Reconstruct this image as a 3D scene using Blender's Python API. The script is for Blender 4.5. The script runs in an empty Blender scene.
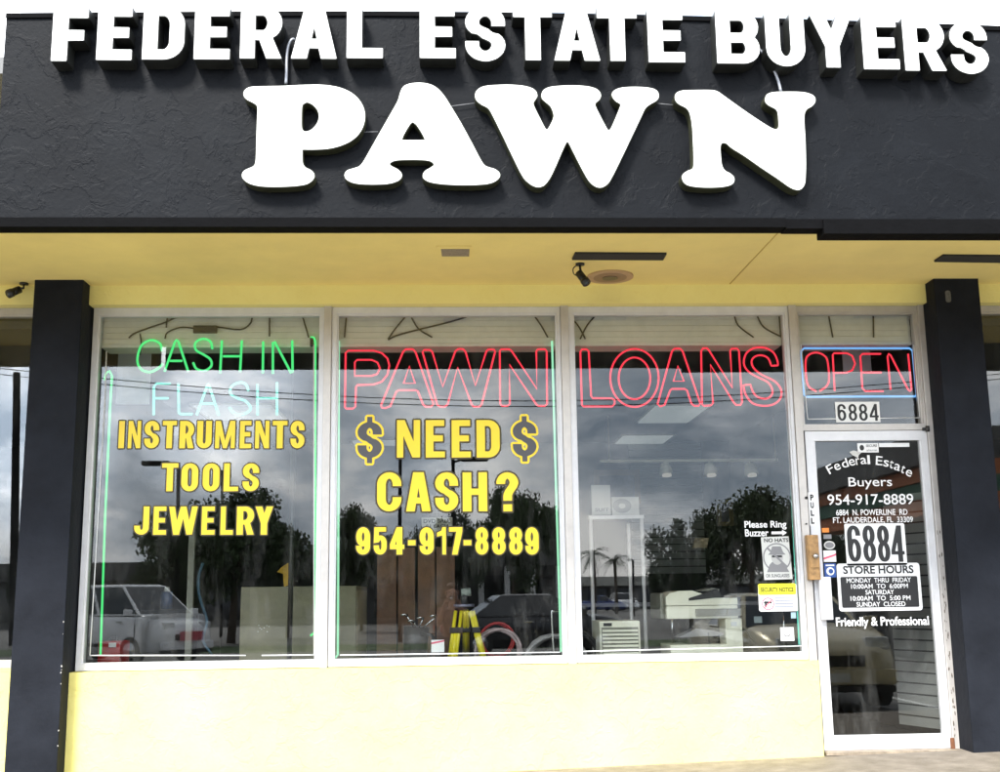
import bpy, bmesh, math, random
import numpy as np
from mathutils import Vector, Matrix
from mathutils.geometry import tessellate_polygon
random.seed(7)
R = math.radians
sc = bpy.context.scene
COL = sc.collection

# ---------------------------------------------------------------- camera model
F_PX = 1145.2; PITCH = .1821; YAW = .0449; ROLL = -.0137
CAM = np.array([0.0, -7.8413, 1.0477])
FW = np.array([math.sin(YAW)*math.cos(PITCH), math.cos(YAW)*math.cos(PITCH), math.sin(PITCH)])
_r0 = np.array([math.cos(YAW), -math.sin(YAW), 0.0]); _u0 = np.cross(_r0, FW)
RT = _r0*math.cos(ROLL)+_u0*math.sin(ROLL); UP = -_r0*math.sin(ROLL)+_u0*math.cos(ROLL)
def ray(x, y): return FW+RT*((x-500)/F_PX)+UP*((386-y)/F_PX)
def at(x, y, Y):
    "survey helper: photo point -> world point on the vertical plane y = Y"
    d = ray(x, y); return CAM+d*((Y-CAM[1])/d[1])
def atz(x, y, Z):
    d = ray(x, y); return CAM+d*((Z-CAM[2])/d[2])
def mir(x, y, Y):
    "a point seen reflected in the shop glass, at its real place y = -Y in the car park"
    q = at(x, y, Y); q[1] = -Y; return q

# ---------------------------------------------------------------- materials
def new_mat(name):
    m = bpy.data.materials.new(name); m.use_nodes = True
    return m, m.node_tree.nodes, m.node_tree.links, m.node_tree.nodes['Principled BSDF']
def mat(name, col, rough=.6, metal=0, var=0, scale=6, bump=0, bscale=60, col2=None, detail=6, spec=.5, emit=None, estr=0, coat=0):
    m, N, L, b = new_mat(name)
    b.inputs['Base Color'].default_value = (*col, 1)
    b.inputs['Roughness'].default_value = rough
    b.inputs['Metallic'].default_value = metal
    b.inputs['Specular IOR Level'].default_value = spec
    b.inputs['Coat Weight'].default_value = coat
    if var or col2:
        tc = N.new('ShaderNodeTexCoord'); n = N.new('ShaderNodeTexNoise')
        n.inputs['Scale'].default_value = scale; n.inputs['Detail'].default_value = detail; n.inputs['Roughness'].default_value = .65
        L.new(tc.outputs['Object'], n.inputs['Vector'])
        cr = N.new('ShaderNodeValToRGB')
        cr.color_ramp.elements[0].position = .3; cr.color_ramp.elements[1].position = .7
        a = col2 if col2 else tuple(c*(1-var) for c in col)
        cr.color_ramp.elements[0].color = (*a, 1)
        cr.color_ramp.elements[1].color = (*(tuple(min(1, c*(1+var*.5)) for c in col)), 1)
        L.new(n.outputs['Fac'], cr.inputs['Fac']); L.new(cr.outputs['Color'], b.inputs['Base Color'])
        mr = N.new('ShaderNodeMapRange'); mr.inputs['To Min'].default_value = max(0, rough-.12); mr.inputs['To Max'].default_value = min(1, rough+.12)
        L.new(n.outputs['Fac'], mr.inputs['Value']); L.new(mr.outputs['Result'], b.inputs['Roughness'])
    if bump:
        tc = N.new('ShaderNodeTexCoord'); n = N.new('ShaderNodeTexNoise')
        n.inputs['Scale'].default_value = bscale; n.inputs['Detail'].default_value = 5
        L.new(tc.outputs['Object'], n.inputs['Vector'])
        bp = N.new('ShaderNodeBump'); bp.inputs['Strength'].default_value = bump; bp.inputs['Distance'].default_value = .01
        L.new(n.outputs['Fac'], bp.inputs['Height']); L.new(bp.outputs['Normal'], b.inputs['Normal'])
    if emit:
        b.inputs['Emission Color'].default_value = (*emit, 1); b.inputs['Emission Strength'].default_value = estr
        m.cycles.emission_sampling = 'NONE' if estr < 40 else 'AUTO'
    return m

def stucco(name, col, col2, knock=.5, rough=.75, mscale=9, stain=None, spec=.5):
    "trowelled stucco: smooth patches with raised ragged edges"
    m, N, L, b = new_mat(name)
    tc = N.new('ShaderNodeTexCoord')
    w = N.new('ShaderNodeTexNoise'); w.inputs['Scale'].default_value = 5; w.inputs['Detail'].default_value = 4
    L.new(tc.outputs['Object'], w.inputs['Vector'])
    mixv = N.new('ShaderNodeMix'); mixv.data_type = 'VECTOR'; mixv.inputs['Factor'].default_value = .18
    L.new(tc.outputs['Object'], mixv.inputs[4]); L.new(w.outputs['Color'], mixv.inputs[5])
    n = N.new('ShaderNodeTexNoise'); n.inputs['Scale'].default_value = mscale; n.inputs['Detail'].default_value = 7; n.inputs['Roughness'].default_value = .6
    L.new(mixv.outputs[1], n.inputs['Vector'])
    cr = N.new('ShaderNodeValToRGB'); e = cr.color_ramp.elements
    e[0].position = .46; e[0].color = (0, 0, 0, 1); e[1].position = .5; e[1].color = (1, 1, 1, 1)
    x = e.new(.60); x.color = (.55, .55, .55, 1)
    L.new(n.outputs['Fac'], cr.inputs['Fac'])
    f = N.new('ShaderNodeTexNoise'); f.inputs['Scale'].default_value = 55; f.inputs['Detail'].default_value = 6
    L.new(tc.outputs['Object'], f.inputs['Vector'])
    ad = N.new('ShaderNodeMath'); ad.operation = 'MULTIPLY_ADD'; ad.inputs[1].default_value = .6
    L.new(f.outputs['Fac'], ad.inputs[0]); L.new(cr.outputs['Color'], ad.inputs[2])
    bp = N.new('ShaderNodeBump'); bp.inputs['Strength'].default_value = knock; bp.inputs['Distance'].default_value = .008
    L.new(ad.outputs[0], bp.inputs['Height']); L.new(bp.outputs['Normal'], b.inputs['Normal'])
    v = N.new('ShaderNodeTexNoise'); v.inputs['Scale'].default_value = 1.6; v.inputs['Detail'].default_value = 8; v.inputs['Roughness'].default_value = .7
    L.new(tc.outputs['Object'], v.inputs['Vector'])
    c2 = N.new('ShaderNodeValToRGB'); c2.color_ramp.elements[0].position = .35; c2.color_ramp.elements[1].position = .68
    c2.color_ramp.elements[0].color = (*col2, 1); c2.color_ramp.elements[1].color = (*col, 1)
    L.new(v.outputs['Fac'], c2.inputs['Fac'])
    out = c2.outputs['Color']
    if stain:
        for (px_, pz_, rad, scol, amt) in stain:
            sp = N.new('ShaderNodeVectorMath'); sp.operation = 'DISTANCE'
            L.new(mixv.outputs[1], sp.inputs[0]); sp.inputs[1].default_value = (px_, -.08, pz_)
            mr = N.new('ShaderNodeMapRange'); mr.inputs['From Min'].default_value = rad*.2; mr.inputs['From Max'].default_value = rad
            mr.inputs['To Min'].default_value = amt; mr.inputs['To Max'].default_value = 0
            L.new(sp.outputs['Value'], mr.inputs['Value'])
            mu = N.new('ShaderNodeMath'); mu.operation = 'MULTIPLY'; L.new(mr.outputs['Result'], mu.inputs[0]); L.new(f.outputs['Fac'], mu.inputs[1])
            mx = N.new('ShaderNodeMix'); mx.data_type = 'RGBA'; mx.inputs[7].default_value = (*scol, 1)
            L.new(mu.outputs[0], mx.inputs['Factor']); L.new(out, mx.inputs[6]); out = mx.outputs[2]
    L.new(out, b.inputs['Base Color'])
    b.inputs['Roughness'].default_value = rough; b.inputs['Specular IOR Level'].default_value = spec
    return m

def glass_mat(name, tint=(.62, .66, .66), ior=1.5, rough=0.0, wob=.0):
    m = bpy.data.materials.new(name); m.use_nodes = True; N = m.node_tree.nodes; L = m.node_tree.links; N.clear()
    out = N.new('ShaderNodeOutputMaterial'); mix = N.new('ShaderNodeMixShader')
    tr = N.new('ShaderNodeBsdfTransparent'); tr.inputs['Color'].default_value = (*tint, 1)
    gl = N.new('ShaderNodeBsdfGlossy'); gl.inputs['Roughness'].default_value = rough
    fr = N.new('ShaderNodeFresnel'); ge = N.new('ShaderNodeNewGeometry')
    mr = N.new('ShaderNodeMapRange'); mr.inputs['To Min'].default_value = ior; mr.inputs['To Max'].default_value = 1/ior
    L.new(ge.outputs['Backfacing'], mr.inputs['Value']); L.new(mr.outputs['Result'], fr.inputs['IOR'])
    L.new(fr.outputs['Fac'], mix.inputs['Fac']); L.new(tr.outputs[0], mix.inputs[1]); L.new(gl.outputs[0], mix.inputs[2])
    if wob:
        tc = N.new('ShaderNodeTexCoord'); n = N.new('ShaderNodeTexNoise'); n.inputs['Scale'].default_value = 1.3; n.inputs['Detail'].default_value = 1
        L.new(tc.outputs['Object'], n.inputs['Vector'])
        bp = N.new('ShaderNodeBump'); bp.inputs['Strength'].default_value = wob; bp.inputs['Distance'].default_value = .01
        L.new(n.outputs['Fac'], bp.inputs['Height']); L.new(bp.outputs['Normal'], gl.inputs['Normal'])
    df = N.new('ShaderNodeBsdfDiffuse'); df.inputs['Color'].default_value = (.7, .7, .68, 1)
    t2 = N.new('ShaderNodeTexCoord'); mp2 = N.new('ShaderNodeMapping'); mp2.inputs['Scale'].default_value = (3.0, 1, .9)
    d1 = N.new('ShaderNodeTexNoise'); d1.inputs['Scale'].default_value = 2.2; d1.inputs['Detail'].default_value = 10; d1.inputs['Roughness'].default_value = .75
    L.new(t2.outputs['Object'], mp2.inputs['Vector']); L.new(mp2.outputs[0], d1.inputs['Vector'])
    rr_ = N.new('ShaderNodeMapRange'); rr_.inputs['From Min'].default_value = .5; rr_.inputs['From Max'].default_value = .85; rr_.inputs['To Min'].default_value = .0; rr_.inputs['To Max'].default_value = .045
    L.new(d1.outputs['Fac'], rr_.inputs['Value'])
    mx_ = N.new('ShaderNodeMixShader'); L.new(rr_.outputs['Result'], mx_.inputs['Fac']); L.new(mix.outputs[0], mx_.inputs[1]); L.new(df.outputs[0], mx_.inputs[2])
    L.new(mx_.outputs[0], out.inputs['Surface'])
    return m

def neon_mat(name, col, s):
    m = bpy.data.materials.new(name); m.use_nodes = True; N = m.node_tree.nodes; L = m.node_tree.links; N.clear()
    out = N.new('ShaderNodeOutputMaterial'); em = N.new('ShaderNodeEmission'); em.inputs['Color'].default_value = (*col, 1); em.inputs['Strength'].default_value = s
    L.new(em.outputs[0], out.inputs['Surface'])
    return m

M = {}
M['yellow'] = stucco('yellow_stucco', (.97, .88, .36), (.93, .82, .31), .35, .8, 6,
                     stain=[(2.28, .28, .22, (.62, .42, .10), .9), (-1.9, .35, .16, (.70, .50, .14), .5), (.1, .12, .35, (.72, .55, .2), .4)])
M['sunlit_wall'] = stucco('sunlit_yellow_stucco', (.83, .755, .265), (.80, .70, .205), .35, .8, 6,  # lit copy of the yellow stucco: burnt-out sunlight put into the colour
                     stain=[(2.28, .28, .24, (.66, .47, .10), 1.0), (-1.9, .35, .16, (.74, .56, .16), .6), (.1, .12, .35, (.78, .62, .25), .4)])
M['soffit'] = mat('soffit_paint', (.92, .76, .30), .85, var=.10, scale=1.4, bump=.15, bscale=90)
M['black'] = stucco('black_stucco', (.0050, .0060, .0080), (.0020, .0025, .0038), .30, .55, 5.5, spec=.10)
M['pillar'] = mat('black_pillar_paint', (.0150, .0170, .0225), .6, var=.35, scale=3, bump=.25, bscale=25, spec=.07)
M['drip'] = mat('drip_edge_black', (.0028, .0028, .0032), .8, var=.4, scale=12, bump=.4, bscale=20, spec=.06)
M['alu'] = mat('aluminium_frame', (.56, .53, .50), .42, .35, var=.14, scale=7, bump=.06, bscale=40)
M['aluw'] = mat('white_aluminium', (.72, .72, .74), .4, .15, var=.10, scale=9, bump=.05, bscale=40)
M['glass'] = glass_mat('shop_glass', (.915, .925, .915), 1.60, 0, .012)
M['white'] = mat('sign_white_acrylic', (.90, .90, .87), .35, var=.05, scale=3)
M['ret'] = mat('letter_return_black', (.018, .019, .017), .45, var=.4, scale=10)
M['retol'] = mat('letter_return_olive', (.040, .042, .022), .4, var=.4, scale=10)
M['walk'] = mat('sidewalk_concrete', (.205, .178, .147), .85, var=.3, scale=7, bump=.6, bscale=80, col2=(.125, .105, .08))
M['asphalt'] = mat('asphalt', (.185, .18, .168), .9, var=.3, scale=3, bump=.5, bscale=120)
M['kerb'] = mat('kerb_concrete', (.42, .40, .36), .85, var=.2, scale=5)
M['paint'] = mat('parking_line_paint', (.75, .75, .72), .7, var=.3, scale=20)
M['grass'] = mat('lawn', (.05, .09, .02), .9, var=.5, scale=3)
M['foil'] = mat('alarm_foil', (.85, .87, .87), .5)
M['vinyl'] = mat('yellow_vinyl', (.97, .70, .022), .45, var=.05, scale=12)
M['vdark'] = mat('dark_brown_vinyl', (.05, .038, .008), .5)
M['vgrey'] = mat('grey_vinyl', (.075, .075, .085), .5)
M['vwhite'] = mat('white_vinyl', (.85, .85, .85), .45)
M['vblack'] = mat('black_vinyl', (.012, .012, .013), .45)
M['bk'] = mat('black_plastic', (.012, .012, .012), .4)
M['bkr'] = mat('black_rubber', (.02, .02, .02), .8)
M['chrome'] = mat('chrome', (.7, .7, .7), .15, 1)
M['steel'] = mat('brushed_steel', (.55, .55, .56), .3, .9, var=.1, scale=20)
M['brass'] = mat('worn_wood_lock_plate', (.42, .24, .09), .5, var=.5, scale=22)
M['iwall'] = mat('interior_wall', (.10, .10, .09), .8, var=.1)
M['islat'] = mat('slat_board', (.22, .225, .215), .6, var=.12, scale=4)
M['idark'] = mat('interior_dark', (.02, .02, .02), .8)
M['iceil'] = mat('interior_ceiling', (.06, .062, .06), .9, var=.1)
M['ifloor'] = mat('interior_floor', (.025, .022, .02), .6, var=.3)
M['valance'] = mat('roller_shutter_slats', (.86, .85, .76), .6, var=.12, scale=5)
M['card'] = mat('khaki_cabinet', (.15, .14, .085), .6, var=.22, scale=9, bump=.1)
M['brown'] = mat('brown_board', (.17, .085, .04), .55, var=.4, scale=6, bump=.2)
M['cream'] = mat('cream_plastic', (.84, .83, .68), .45, var=.06)
M['creamd'] = mat('cream_plastic_dark', (.22, .22, .18), .5)
M['tri'] = mat('yellow_tripod', (.72, .62, .02), .4, var=.08)
M['hoseg'] = mat('grey_hose', (.32, .31, .31), .55, var=.25, scale=18)
M['hosep'] = mat('pinkish_hose', (.42, .33, .33), .55, var=.25, scale=18)
M['red'] = mat('red_paint', (.45, .02, .02), .4, var=.15)
M['blue'] = mat('blue_paint', (.03, .09, .32), .35, var=.1)
M['paper'] = mat('paper', (.62, .63, .60), .7, var=.05)
M['secy'] = mat('sticker_yellow', (.85, .82, .03), .5)
M['orange'] = mat('orange_print', (.75, .24, .03), .5)
M['pink'] = mat('pink_red_print', (.75, .12, .2), .5)
M['bluep'] = mat('blue_print', (.02, .08, .32), .5)
M['greyp'] = mat('grey_print', (.22, .22, .23), .5)
M['n_red'] = neon_mat('neon_red', (1.0, .045, .075), .44)
M['n_green'] = neon_mat('neon_green', (.09, .88, .24), .36)
M['n_pale'] = neon_mat('neon_pale_green', (.40, .95, .60), .34)
M['n_mint'] = neon_mat('neon_mint', (.16, .80, .62), .36)
M['n_blue'] = neon_mat('neon_blue', (.20, .50, 1.0), .37)
M['troffer'] = neon_mat('ceiling_light_diffuser', (.92, 1.0, .95), .06)
M['lamp'] = neon_mat('track_bulb', (1, .93, .8), .09)

# ---------------------------------------------------------------- objects
def tag(o, label=None, cat=None, group=None, kind=None):
    if label: o['label'] = label
    if cat: o['category'] = cat
    if group: o['group'] = group
    if kind: o['kind'] = kind
    return o
def empty(name, loc, label=None, cat=None, group=None, rz=0):
    o = bpy.data.objects.new(name, None); COL.objects.link(o); o.location = loc; o.rotation_euler = (0, 0, rz)
    o.empty_display_size = .1
    return tag(o, label, cat, group)
class MB:
    def __init__(s): s.v = []; s.f = []; s.mi = []; s.sm = []
    def add(s, vs, fs, m=0, smooth=False):
        n = len(s.v); s.v += [tuple(map(float, v)) for v in vs]
        for f in fs: s.f.append(tuple(i+n for i in f)); s.mi.append(m); s.sm.append(smooth)
        return s
    def box(s, x0, x1, y0, y1, z0, z1, m=0, bev=0):
        if bev <= 0:
            vs = [(x, y, z) for z in (z0, z1) for y in (y0, y1) for x in (x0, x1)]
            return s.add(vs, [(0, 2, 3, 1), (4, 5, 7, 6), (0, 1, 5, 4), (2, 6, 7, 3), (0, 4, 6, 2), (1, 3, 7, 5)], m)
        bm = bmesh.new(); bmesh.ops.create_cube(bm, size=1)
        for v in bm.verts: v.co = Vector(((x0+x1)/2+v.co.x*(x1-x0), (y0+y1)/2+v.co.y*(y1-y0), (z0+z1)/2+v.co.z*(z1-z0)))
        bmesh.ops.bevel(bm, geom=bm.edges[:], offset=bev, segments=2, affect='EDGES', profile=.6)
        bm.verts.index_update()
        s.add([v.co[:] for v in bm.verts], [[v.index for v in f.verts] for f in bm.faces], m); bm.free(); return s
    def xf(s, mtx, start=0):
        for i in range(start, len(s.v)): s.v[i] = tuple(mtx @ Vector(s.v[i]))
        return s
    def tube(s, pts, r, n=8, closed=False, m=0, taper=None):
        P = [Vector(p) for p in pts]; k = len(P)
        if k < 2: return s
        base = len(s.v); rings = []
        ref = None
        for i in range(k):
            a = P[i-1] if (i > 0 or closed) else P[i]; b = P[(i+1) % k] if (i < k-1 or closed) else P[i]
            t = (b-a)
            t = t.normalized() if t.length > 1e-9 else Vector((0, 0, 1))
            if ref is None:
                ref = t.orthogonal().normalized()
            ref = (ref-t*ref.dot(t))
            ref = ref.normalized() if ref.length > 1e-6 else t.orthogonal().normalized()
            q = t.cross(ref)
            rr = r if taper is None else r*(1+(taper-1)*i/(k-1))
            rings.append([P[i]+(ref*math.cos(2*math.pi*j/n)+q*math.sin(2*math.pi*j/n))*rr for j in range(n)])
        vs = [v for rg in rings for v in rg]; fs = []
        for i in range(k if closed else k-1):
            i2 = (i+1) % k
            for j in range(n): fs.append((i*n+j, i*n+(j+1) % n, i2*n+(j+1) % n, i2*n+j))
        if not closed:
            fs.append(tuple(range(n))[::-1]); fs.append(tuple((k-1)*n+j for j in range(n)))
        return s.add(vs, fs, m, True)
    def cyl(s, a, b, r, n=16, m=0, r2=None):
        return s.tube([a, b], r, n, m=m, taper=None if r2 is None else r2/r)
    def prism(s, pts, axis, c0, c1, m=0):
        "2D outline extruded along axis from c0 to c1"
        n = len(pts)
        def P(p, c):
            return {'x': (c, p[0], p[1]), 'y': (p[0], c, p[1]), 'z': (p[0], p[1], c)}[axis]
        vs = [P(p, c0) for p in pts]+[P(p, c1) for p in pts]
        fs = [(i, (i+1) % n, n+(i+1) % n, n+i) for i in range(n)]
        tris = tessellate_polygon([[Vector((p[0], p[1], 0)) for p in pts]])
        fs += [tuple(t) for t in tris]+[tuple(i+n for i in t[::-1]) for t in tris]
        return s.add(vs, fs, m)
    def plate(s, shapes, X, y0, y1, m=0, ms=None, back=True):
        "shapes = [(outer, holes)]; X maps (u,v) -> (x,z); front face at y0, back at y1"
        for outer, holes in shapes:
            loops = [outer]+list(holes)
            fl = [X(*p) for lp in loops for p in lp]; n = len(fl)
            tris = tessellate_polygon([[Vector((X(*p)[0], X(*p)[1], 0)) for p in lp] for lp in loops])
            s.add([(a, y0, b) for a, b in fl], [tuple(t) for t in tris], m)
            if y1 is None: continue
            vs = [(a, y0, b) for a, b in fl]+[(a, y1, b) for a, b in fl]; fs = []; o = 0
            for lp in loops:
                k = len(lp)
                fs += [(o+i, o+(i+1) % k, n+o+(i+1) % k, n+o+i) for i in range(k)]; o += k
            if back: fs += [tuple(i+n for i in t) for t in tris]
            s.add(vs, fs, m if ms is None else ms)
        return s
    def build(s, name, mats, parent=None, loc=None, recalc=True):
        me = bpy.data.meshes.new(name); me.from_pydata(s.v, [], s.f)
        if not isinstance(mats, (list, tuple)): mats = [mats]
        for q in mats: me.materials.append(q)
        me.polygons.foreach_set('material_index', s.mi); me.polygons.foreach_set('use_smooth', s.sm)
        if recalc and len(s.f) < 60000:
            bm = bmesh.new(); bm.from_mesh(me); bmesh.ops.remove_doubles(bm, verts=bm.verts, dist=1e-6)
            bmesh.ops.recalc_face_normals(bm, faces=bm.faces); bm.to_mesh(me); bm.free()
        me.update()
        o = bpy.data.objects.new(name, me); COL.objects.link(o)
        if loc is not None: o.location = loc
        if parent is not None:
            o.parent = parent
            # children are written in world coordinates unless local=True
            if parent.get('_abs', 1):
                o.matrix_parent_inverse = (wm(parent)).inverted()
            else: o['_abs'] = 0
        return o
def wm(o):
    m = Matrix.LocRotScale(o.location, o.rotation_euler, o.scale)
    return m if o.parent is None else wm(o.parent) @ o.matrix_parent_inverse @ m
def copy_tree(o, parent=None):
    c = o.copy(); COL.objects.link(c); c.parent = parent
    if parent is not None: c.matrix_parent_inverse = o.matrix_parent_inverse.copy()
    for ch in [x for x in COL.objects if x.parent == o]: copy_tree(ch, c)
    return c

# ---------------------------------------------------------------- lettering engine
def arc(cx, cz, rx, rz, a0, a1, n=14):
    return [(cx+rx*math.cos(R(a0+(a1-a0)*i/n)), cz+rz*math.sin(R(a0+(a1-a0)*i/n))) for i in range(n+1)]
def bez(p0, p1, p2, p3, n=12):
    o = []
    for i in range(n+1):
        t = i/n; a = (1-t)**3; b = 3*t*(1-t)**2; c = 3*t*t*(1-t); d = t**3
        o.append((a*p0[0]+b*p1[0]+c*p2[0]+d*p3[0], a*p0[1]+b*p1[1]+c*p2[1]+d*p3[1]))
    return o
def glyph_ops(ch, W, s, h):
    a = s/2; b = h/2; rx = (W-s)/2; cx = W/2
    rz = min(.5-b, max(rx*1.15, .16))
    rect = lambda x0, z0, x1, z1: ('p', [(x0, z0), (x1, z0), (x1, z1), (x0, z1)])
    st = lambda pts, closed=False: ('s', pts, closed)
    loop = arc(cx, 1-b-rz, rx, rz, 0, 180)+arc(cx, b+rz, rx, rz, 180, 360)
    if ch == 'I': return [rect(0, 0, W, 1)]
    if ch == 'L': return [rect(0, 0, s, 1), rect(0, 0, W, h)]
    if ch == 'E': return [rect(0, 0, s, 1), rect(0, 0, W, h), rect(0, 1-h, W*.97, 1), rect(0, .51-b, W*.9, .51+b)]
    if ch == 'F': return [rect(0, 0, s, 1), rect(0, 1-h, W, 1), rect(0, .48-b, W*.9, .48+b)]
    if ch == 'T': return [rect(cx-a, 0, cx+a, 1), rect(0, 1-h, W, 1)]
    if ch == 'H': return [rect(0, 0, s, 1), rect(W-s, 0, W, 1), rect(0, .5-b, W, .5+b)]
    if ch == '-': return [rect(0, .34, W, .34+h*1.15)]
    if ch == 'O' or ch == '0': return [st(loop, True)]
    if ch == 'D':
        r2 = min(.5-b, max(2*rx*.55, .16))
        return [rect(0, 0, s, 1), st([(a*.5, 1-b), (W-a-r2*.9, 1-b)]+arc(W-a-r2*.9, 1-b-r2, r2*.9, r2, 90, 0)+arc(W-a-r2*.9, b+r2, r2*.9, r2, 0, -90)+[(a*.5, b)])]
    if ch in 'PRB':
        zc = .44 if ch != 'B' else .49; r2 = (1-b-zc)/2; xr = W-a*(1.0 if ch != 'B' else 1.08)-r2*.85
        ops = [rect(0, 0, s, 1), st([(a*.5, 1-b), (xr, 1-b)]+arc(xr, 1-b-r2, r2*.85, r2, 90, -90)+[(a*.5, zc)])]
        if ch == 'R': ops.append(('p', [(W*.42, zc), (W*.42+s*.85, zc+.05), (W, 0), (W-s*1.05, 0)]))
        if ch == 'B':
            r3 = (zc-b)/2; x3 = W-a-r3*.85
            ops.append(st([(a*.5, zc), (x3, zc)]+arc(x3, b+r3, r3*.85, r3, 90, -90)+[(a*.5, b)]))
        return ops
    if ch == 'U': return [st([(a, 1), (a, b+rz)]+arc(cx, b+rz, rx, rz, 180, 360)+[(W-a, 1)])]
    if ch == 'J': return [st([(W-a, 1), (W-a, b+rz)]+arc(cx, b+rz, rx, rz, 0, -180)+[(a, .32)])]
    if ch == 'C': return [st([(W-a, .64), (W-a, 1-b-rz)]+arc(cx, 1-b-rz, rx, rz, 0, 180)+arc(cx, b+rz, rx, rz, 180, 360)+[(W-a, .36)])]
    if ch in 'S$':
        k = .22; lo, hi = (0, 1) if ch == 'S' else (.10, .90)
        H = hi-lo; b2 = b
        zt = hi-b2-.21*H; zb = lo+b2+.21*H
        p = [(W-a, zt-.06*H)]+arc(cx, hi-b2-.21*H, rx, .21*H, 0, 180)+bez((a, zt), (a, zt-k*H), (W-a, zb+k*H), (W-a, zb))[1:]+arc(cx, zb, rx, .21*H, 0, -180)[1:]+[(a, zb+.06*H)]
        ops = [st(p)]
        if ch == '$': ops += [rect(cx-s*.28, -.02, cx+s*.28, .14), rect(cx-s*.28, .86, cx+s*.28, 1.02)]
        return ops
    if ch == 'A':
        t = s*1.08
        return [('p', [(0, 0), (t, 0), (cx+t*.28, 1), (cx-t*.62, 1)]), ('p', [(W, 0), (W-t, 0), (cx-t*.28, 1), (cx+t*.62, 1)]), ('p', [(W*.2, .20), (W*.8, .20), (W*.74, .20+h*.95), (W*.26, .20+h*.95)])]
    if ch == 'V': return [('p', [(0, 1), (s, 1), (cx+s*.3, 0), (cx-s*.5, 0)]), ('p', [(W, 1), (W-s, 1), (cx-s*.3, 0), (cx+s*.5, 0)])]
    if ch == 'W':
        o = []; t = s*.98
        for x0, x1 in ((t*.5, W*.27), (W*.5, W*.27), (W*.5, W*.73), (W-t*.5, W*.73)):
            o.append(('p', [(x0-t/2, 1), (x0+t/2, 1), (x1+t*.5, 0), (x1-t*.5, 0)]))
        return o
    if ch == 'M': return [rect(0, 0, s*.95, 1), rect(W-s*.95, 0, W, 1), ('p', [(0, 1), (s*1.2, 1), (cx+s*.42, 0), (cx-s*.42, 0)]), ('p', [(W, 1), (W-s*1.2, 1), (cx-s*.42, 0), (cx+s*.42, 0)])]
    if ch == 'N': return [rect(0, 0, s*.92, 1), rect(W-s*.92, 0, W, 1), ('p', [(0, 1), (s*1.12, 1), (W, 0), (W-s*1.12, 0)])]
    if ch == 'Y': return [rect(cx-a, 0, cx+a, .45), ('p', [(0, 1), (s*1.05, 1), (cx+a, .40), (cx-a, .40)]), ('p', [(W, 1), (W-s*1.05, 1), (cx-a, .40), (cx+a, .40)])]
    if ch == '8':
        r1 = (.5-b)/2
        return [st(arc(cx, 1-b-r1*.96, rx*.93, r1*.96, 0, 360, 30), True), st(arc(cx, b+r1*1.03, rx, r1*1.03, 0, 360, 30), True)]
    if ch in '96':
        r1 = .5-b-.19; q = .27
        p = arc(cx, 1-b-q, rx, q, 0, 360, 30)
        tail = [(W-a, 1-b-q), (W-a, b+.2)]+arc(cx, b+.2, rx, .2, 0, -180)[1:]+[(a, b+.24)]
        if ch == '6':
            p = [(W-x, 1-z) for x, z in p]; tail = [(W-x, 1-z) for x, z in tail]
        return [st(p, True), st(tail)]
    if ch == '1': return [rect(W-s, 0, W, 1), ('p', [(0, .80), (0, .80-h*.9), (W-s*.5, .80-h*.55), (W-s*.5, 1), (W-s, 1), (W-s*1.2, .88)])]
    if ch == '7': return [rect(0, 1-h, W, 1), ('p', [(W-s*1.05, 1-h*.6), (W, 1-h*.6), (W, 1-h), (W*.42+s*.5, 0), (W*.42-s*.5, 0)])]
    if ch == '4': return [rect(W*.86-s, 0, W*.86, 1), rect(0, .2, W, .2+h), ('p', [(0, .2+h*.3), (0, .2+h*1.15), (W*.86-s, 1), (W*.86, 1), (W*.86-s*.5, .80), (s*.75, .2+h*.6)])]
    if ch == '5':
        zt = .62
        return [rect(W*.04, 1-h, W*.94, 1), ('p', [(W*.04, 1), (W*.04+s*.9, 1), (s*.88, .45), (0, .42)]),
                st([(a, .50)]+arc(cx, zt-.22, rx, .22, 150, 0)+[(W-a, b+.22)]+arc(cx, b+.22, rx, .22, 0, -180)[1:]+[(a, b+.26)])]
    if ch == '?':
        return [st([(a, .70), (a, .76)]+arc(cx, 1-b-.2, rx, .2, 180, 0)+bez((W-a, .76), (W-a, .58), (cx, .55), (cx, .36))[1:]+[(cx, .27)]), rect(cx-a, 0, cx+a, .18)]
    if ch == '.': return [rect(0, 0, W, h)]
    raise ValueError(ch)
def seg_dist(GX, GZ, pts, closed):
    d = np.full(GX.shape, 1e9)
    n = len(pts)
    for i in range(n if closed else n-1):
        (x0, z0), (x1, z1) = pts[i], pts[(i+1) % n]
        vx, vz = x1-x0, z1-z0; L2 = vx*vx+vz*vz
        if L2 < 1e-12: continue
        t = np.clip(((GX-x0)*vx+(GZ-z0)*vz)/L2, 0, 1)
        d = np.minimum(d, np.hypot(GX-x0-t*vx, GZ-z0-t*vz))
    return d
def poly_sd(GX, GZ, pts):
    d = seg_dist(GX, GZ, pts, True); inside = np.zeros(GX.shape, bool); n = len(pts)
    for i in range(n):
        (x0, z0), (x1, z1) = pts[i], pts[(i+1) % n]
        if z0 == z1: continue
        c = ((z0 > GZ) != (z1 > GZ)) & (GX < (x1-x0)*(GZ-z0)/(z1-z0)+x0)
        inside ^= c
    return np.where(inside, -d, d)
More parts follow.
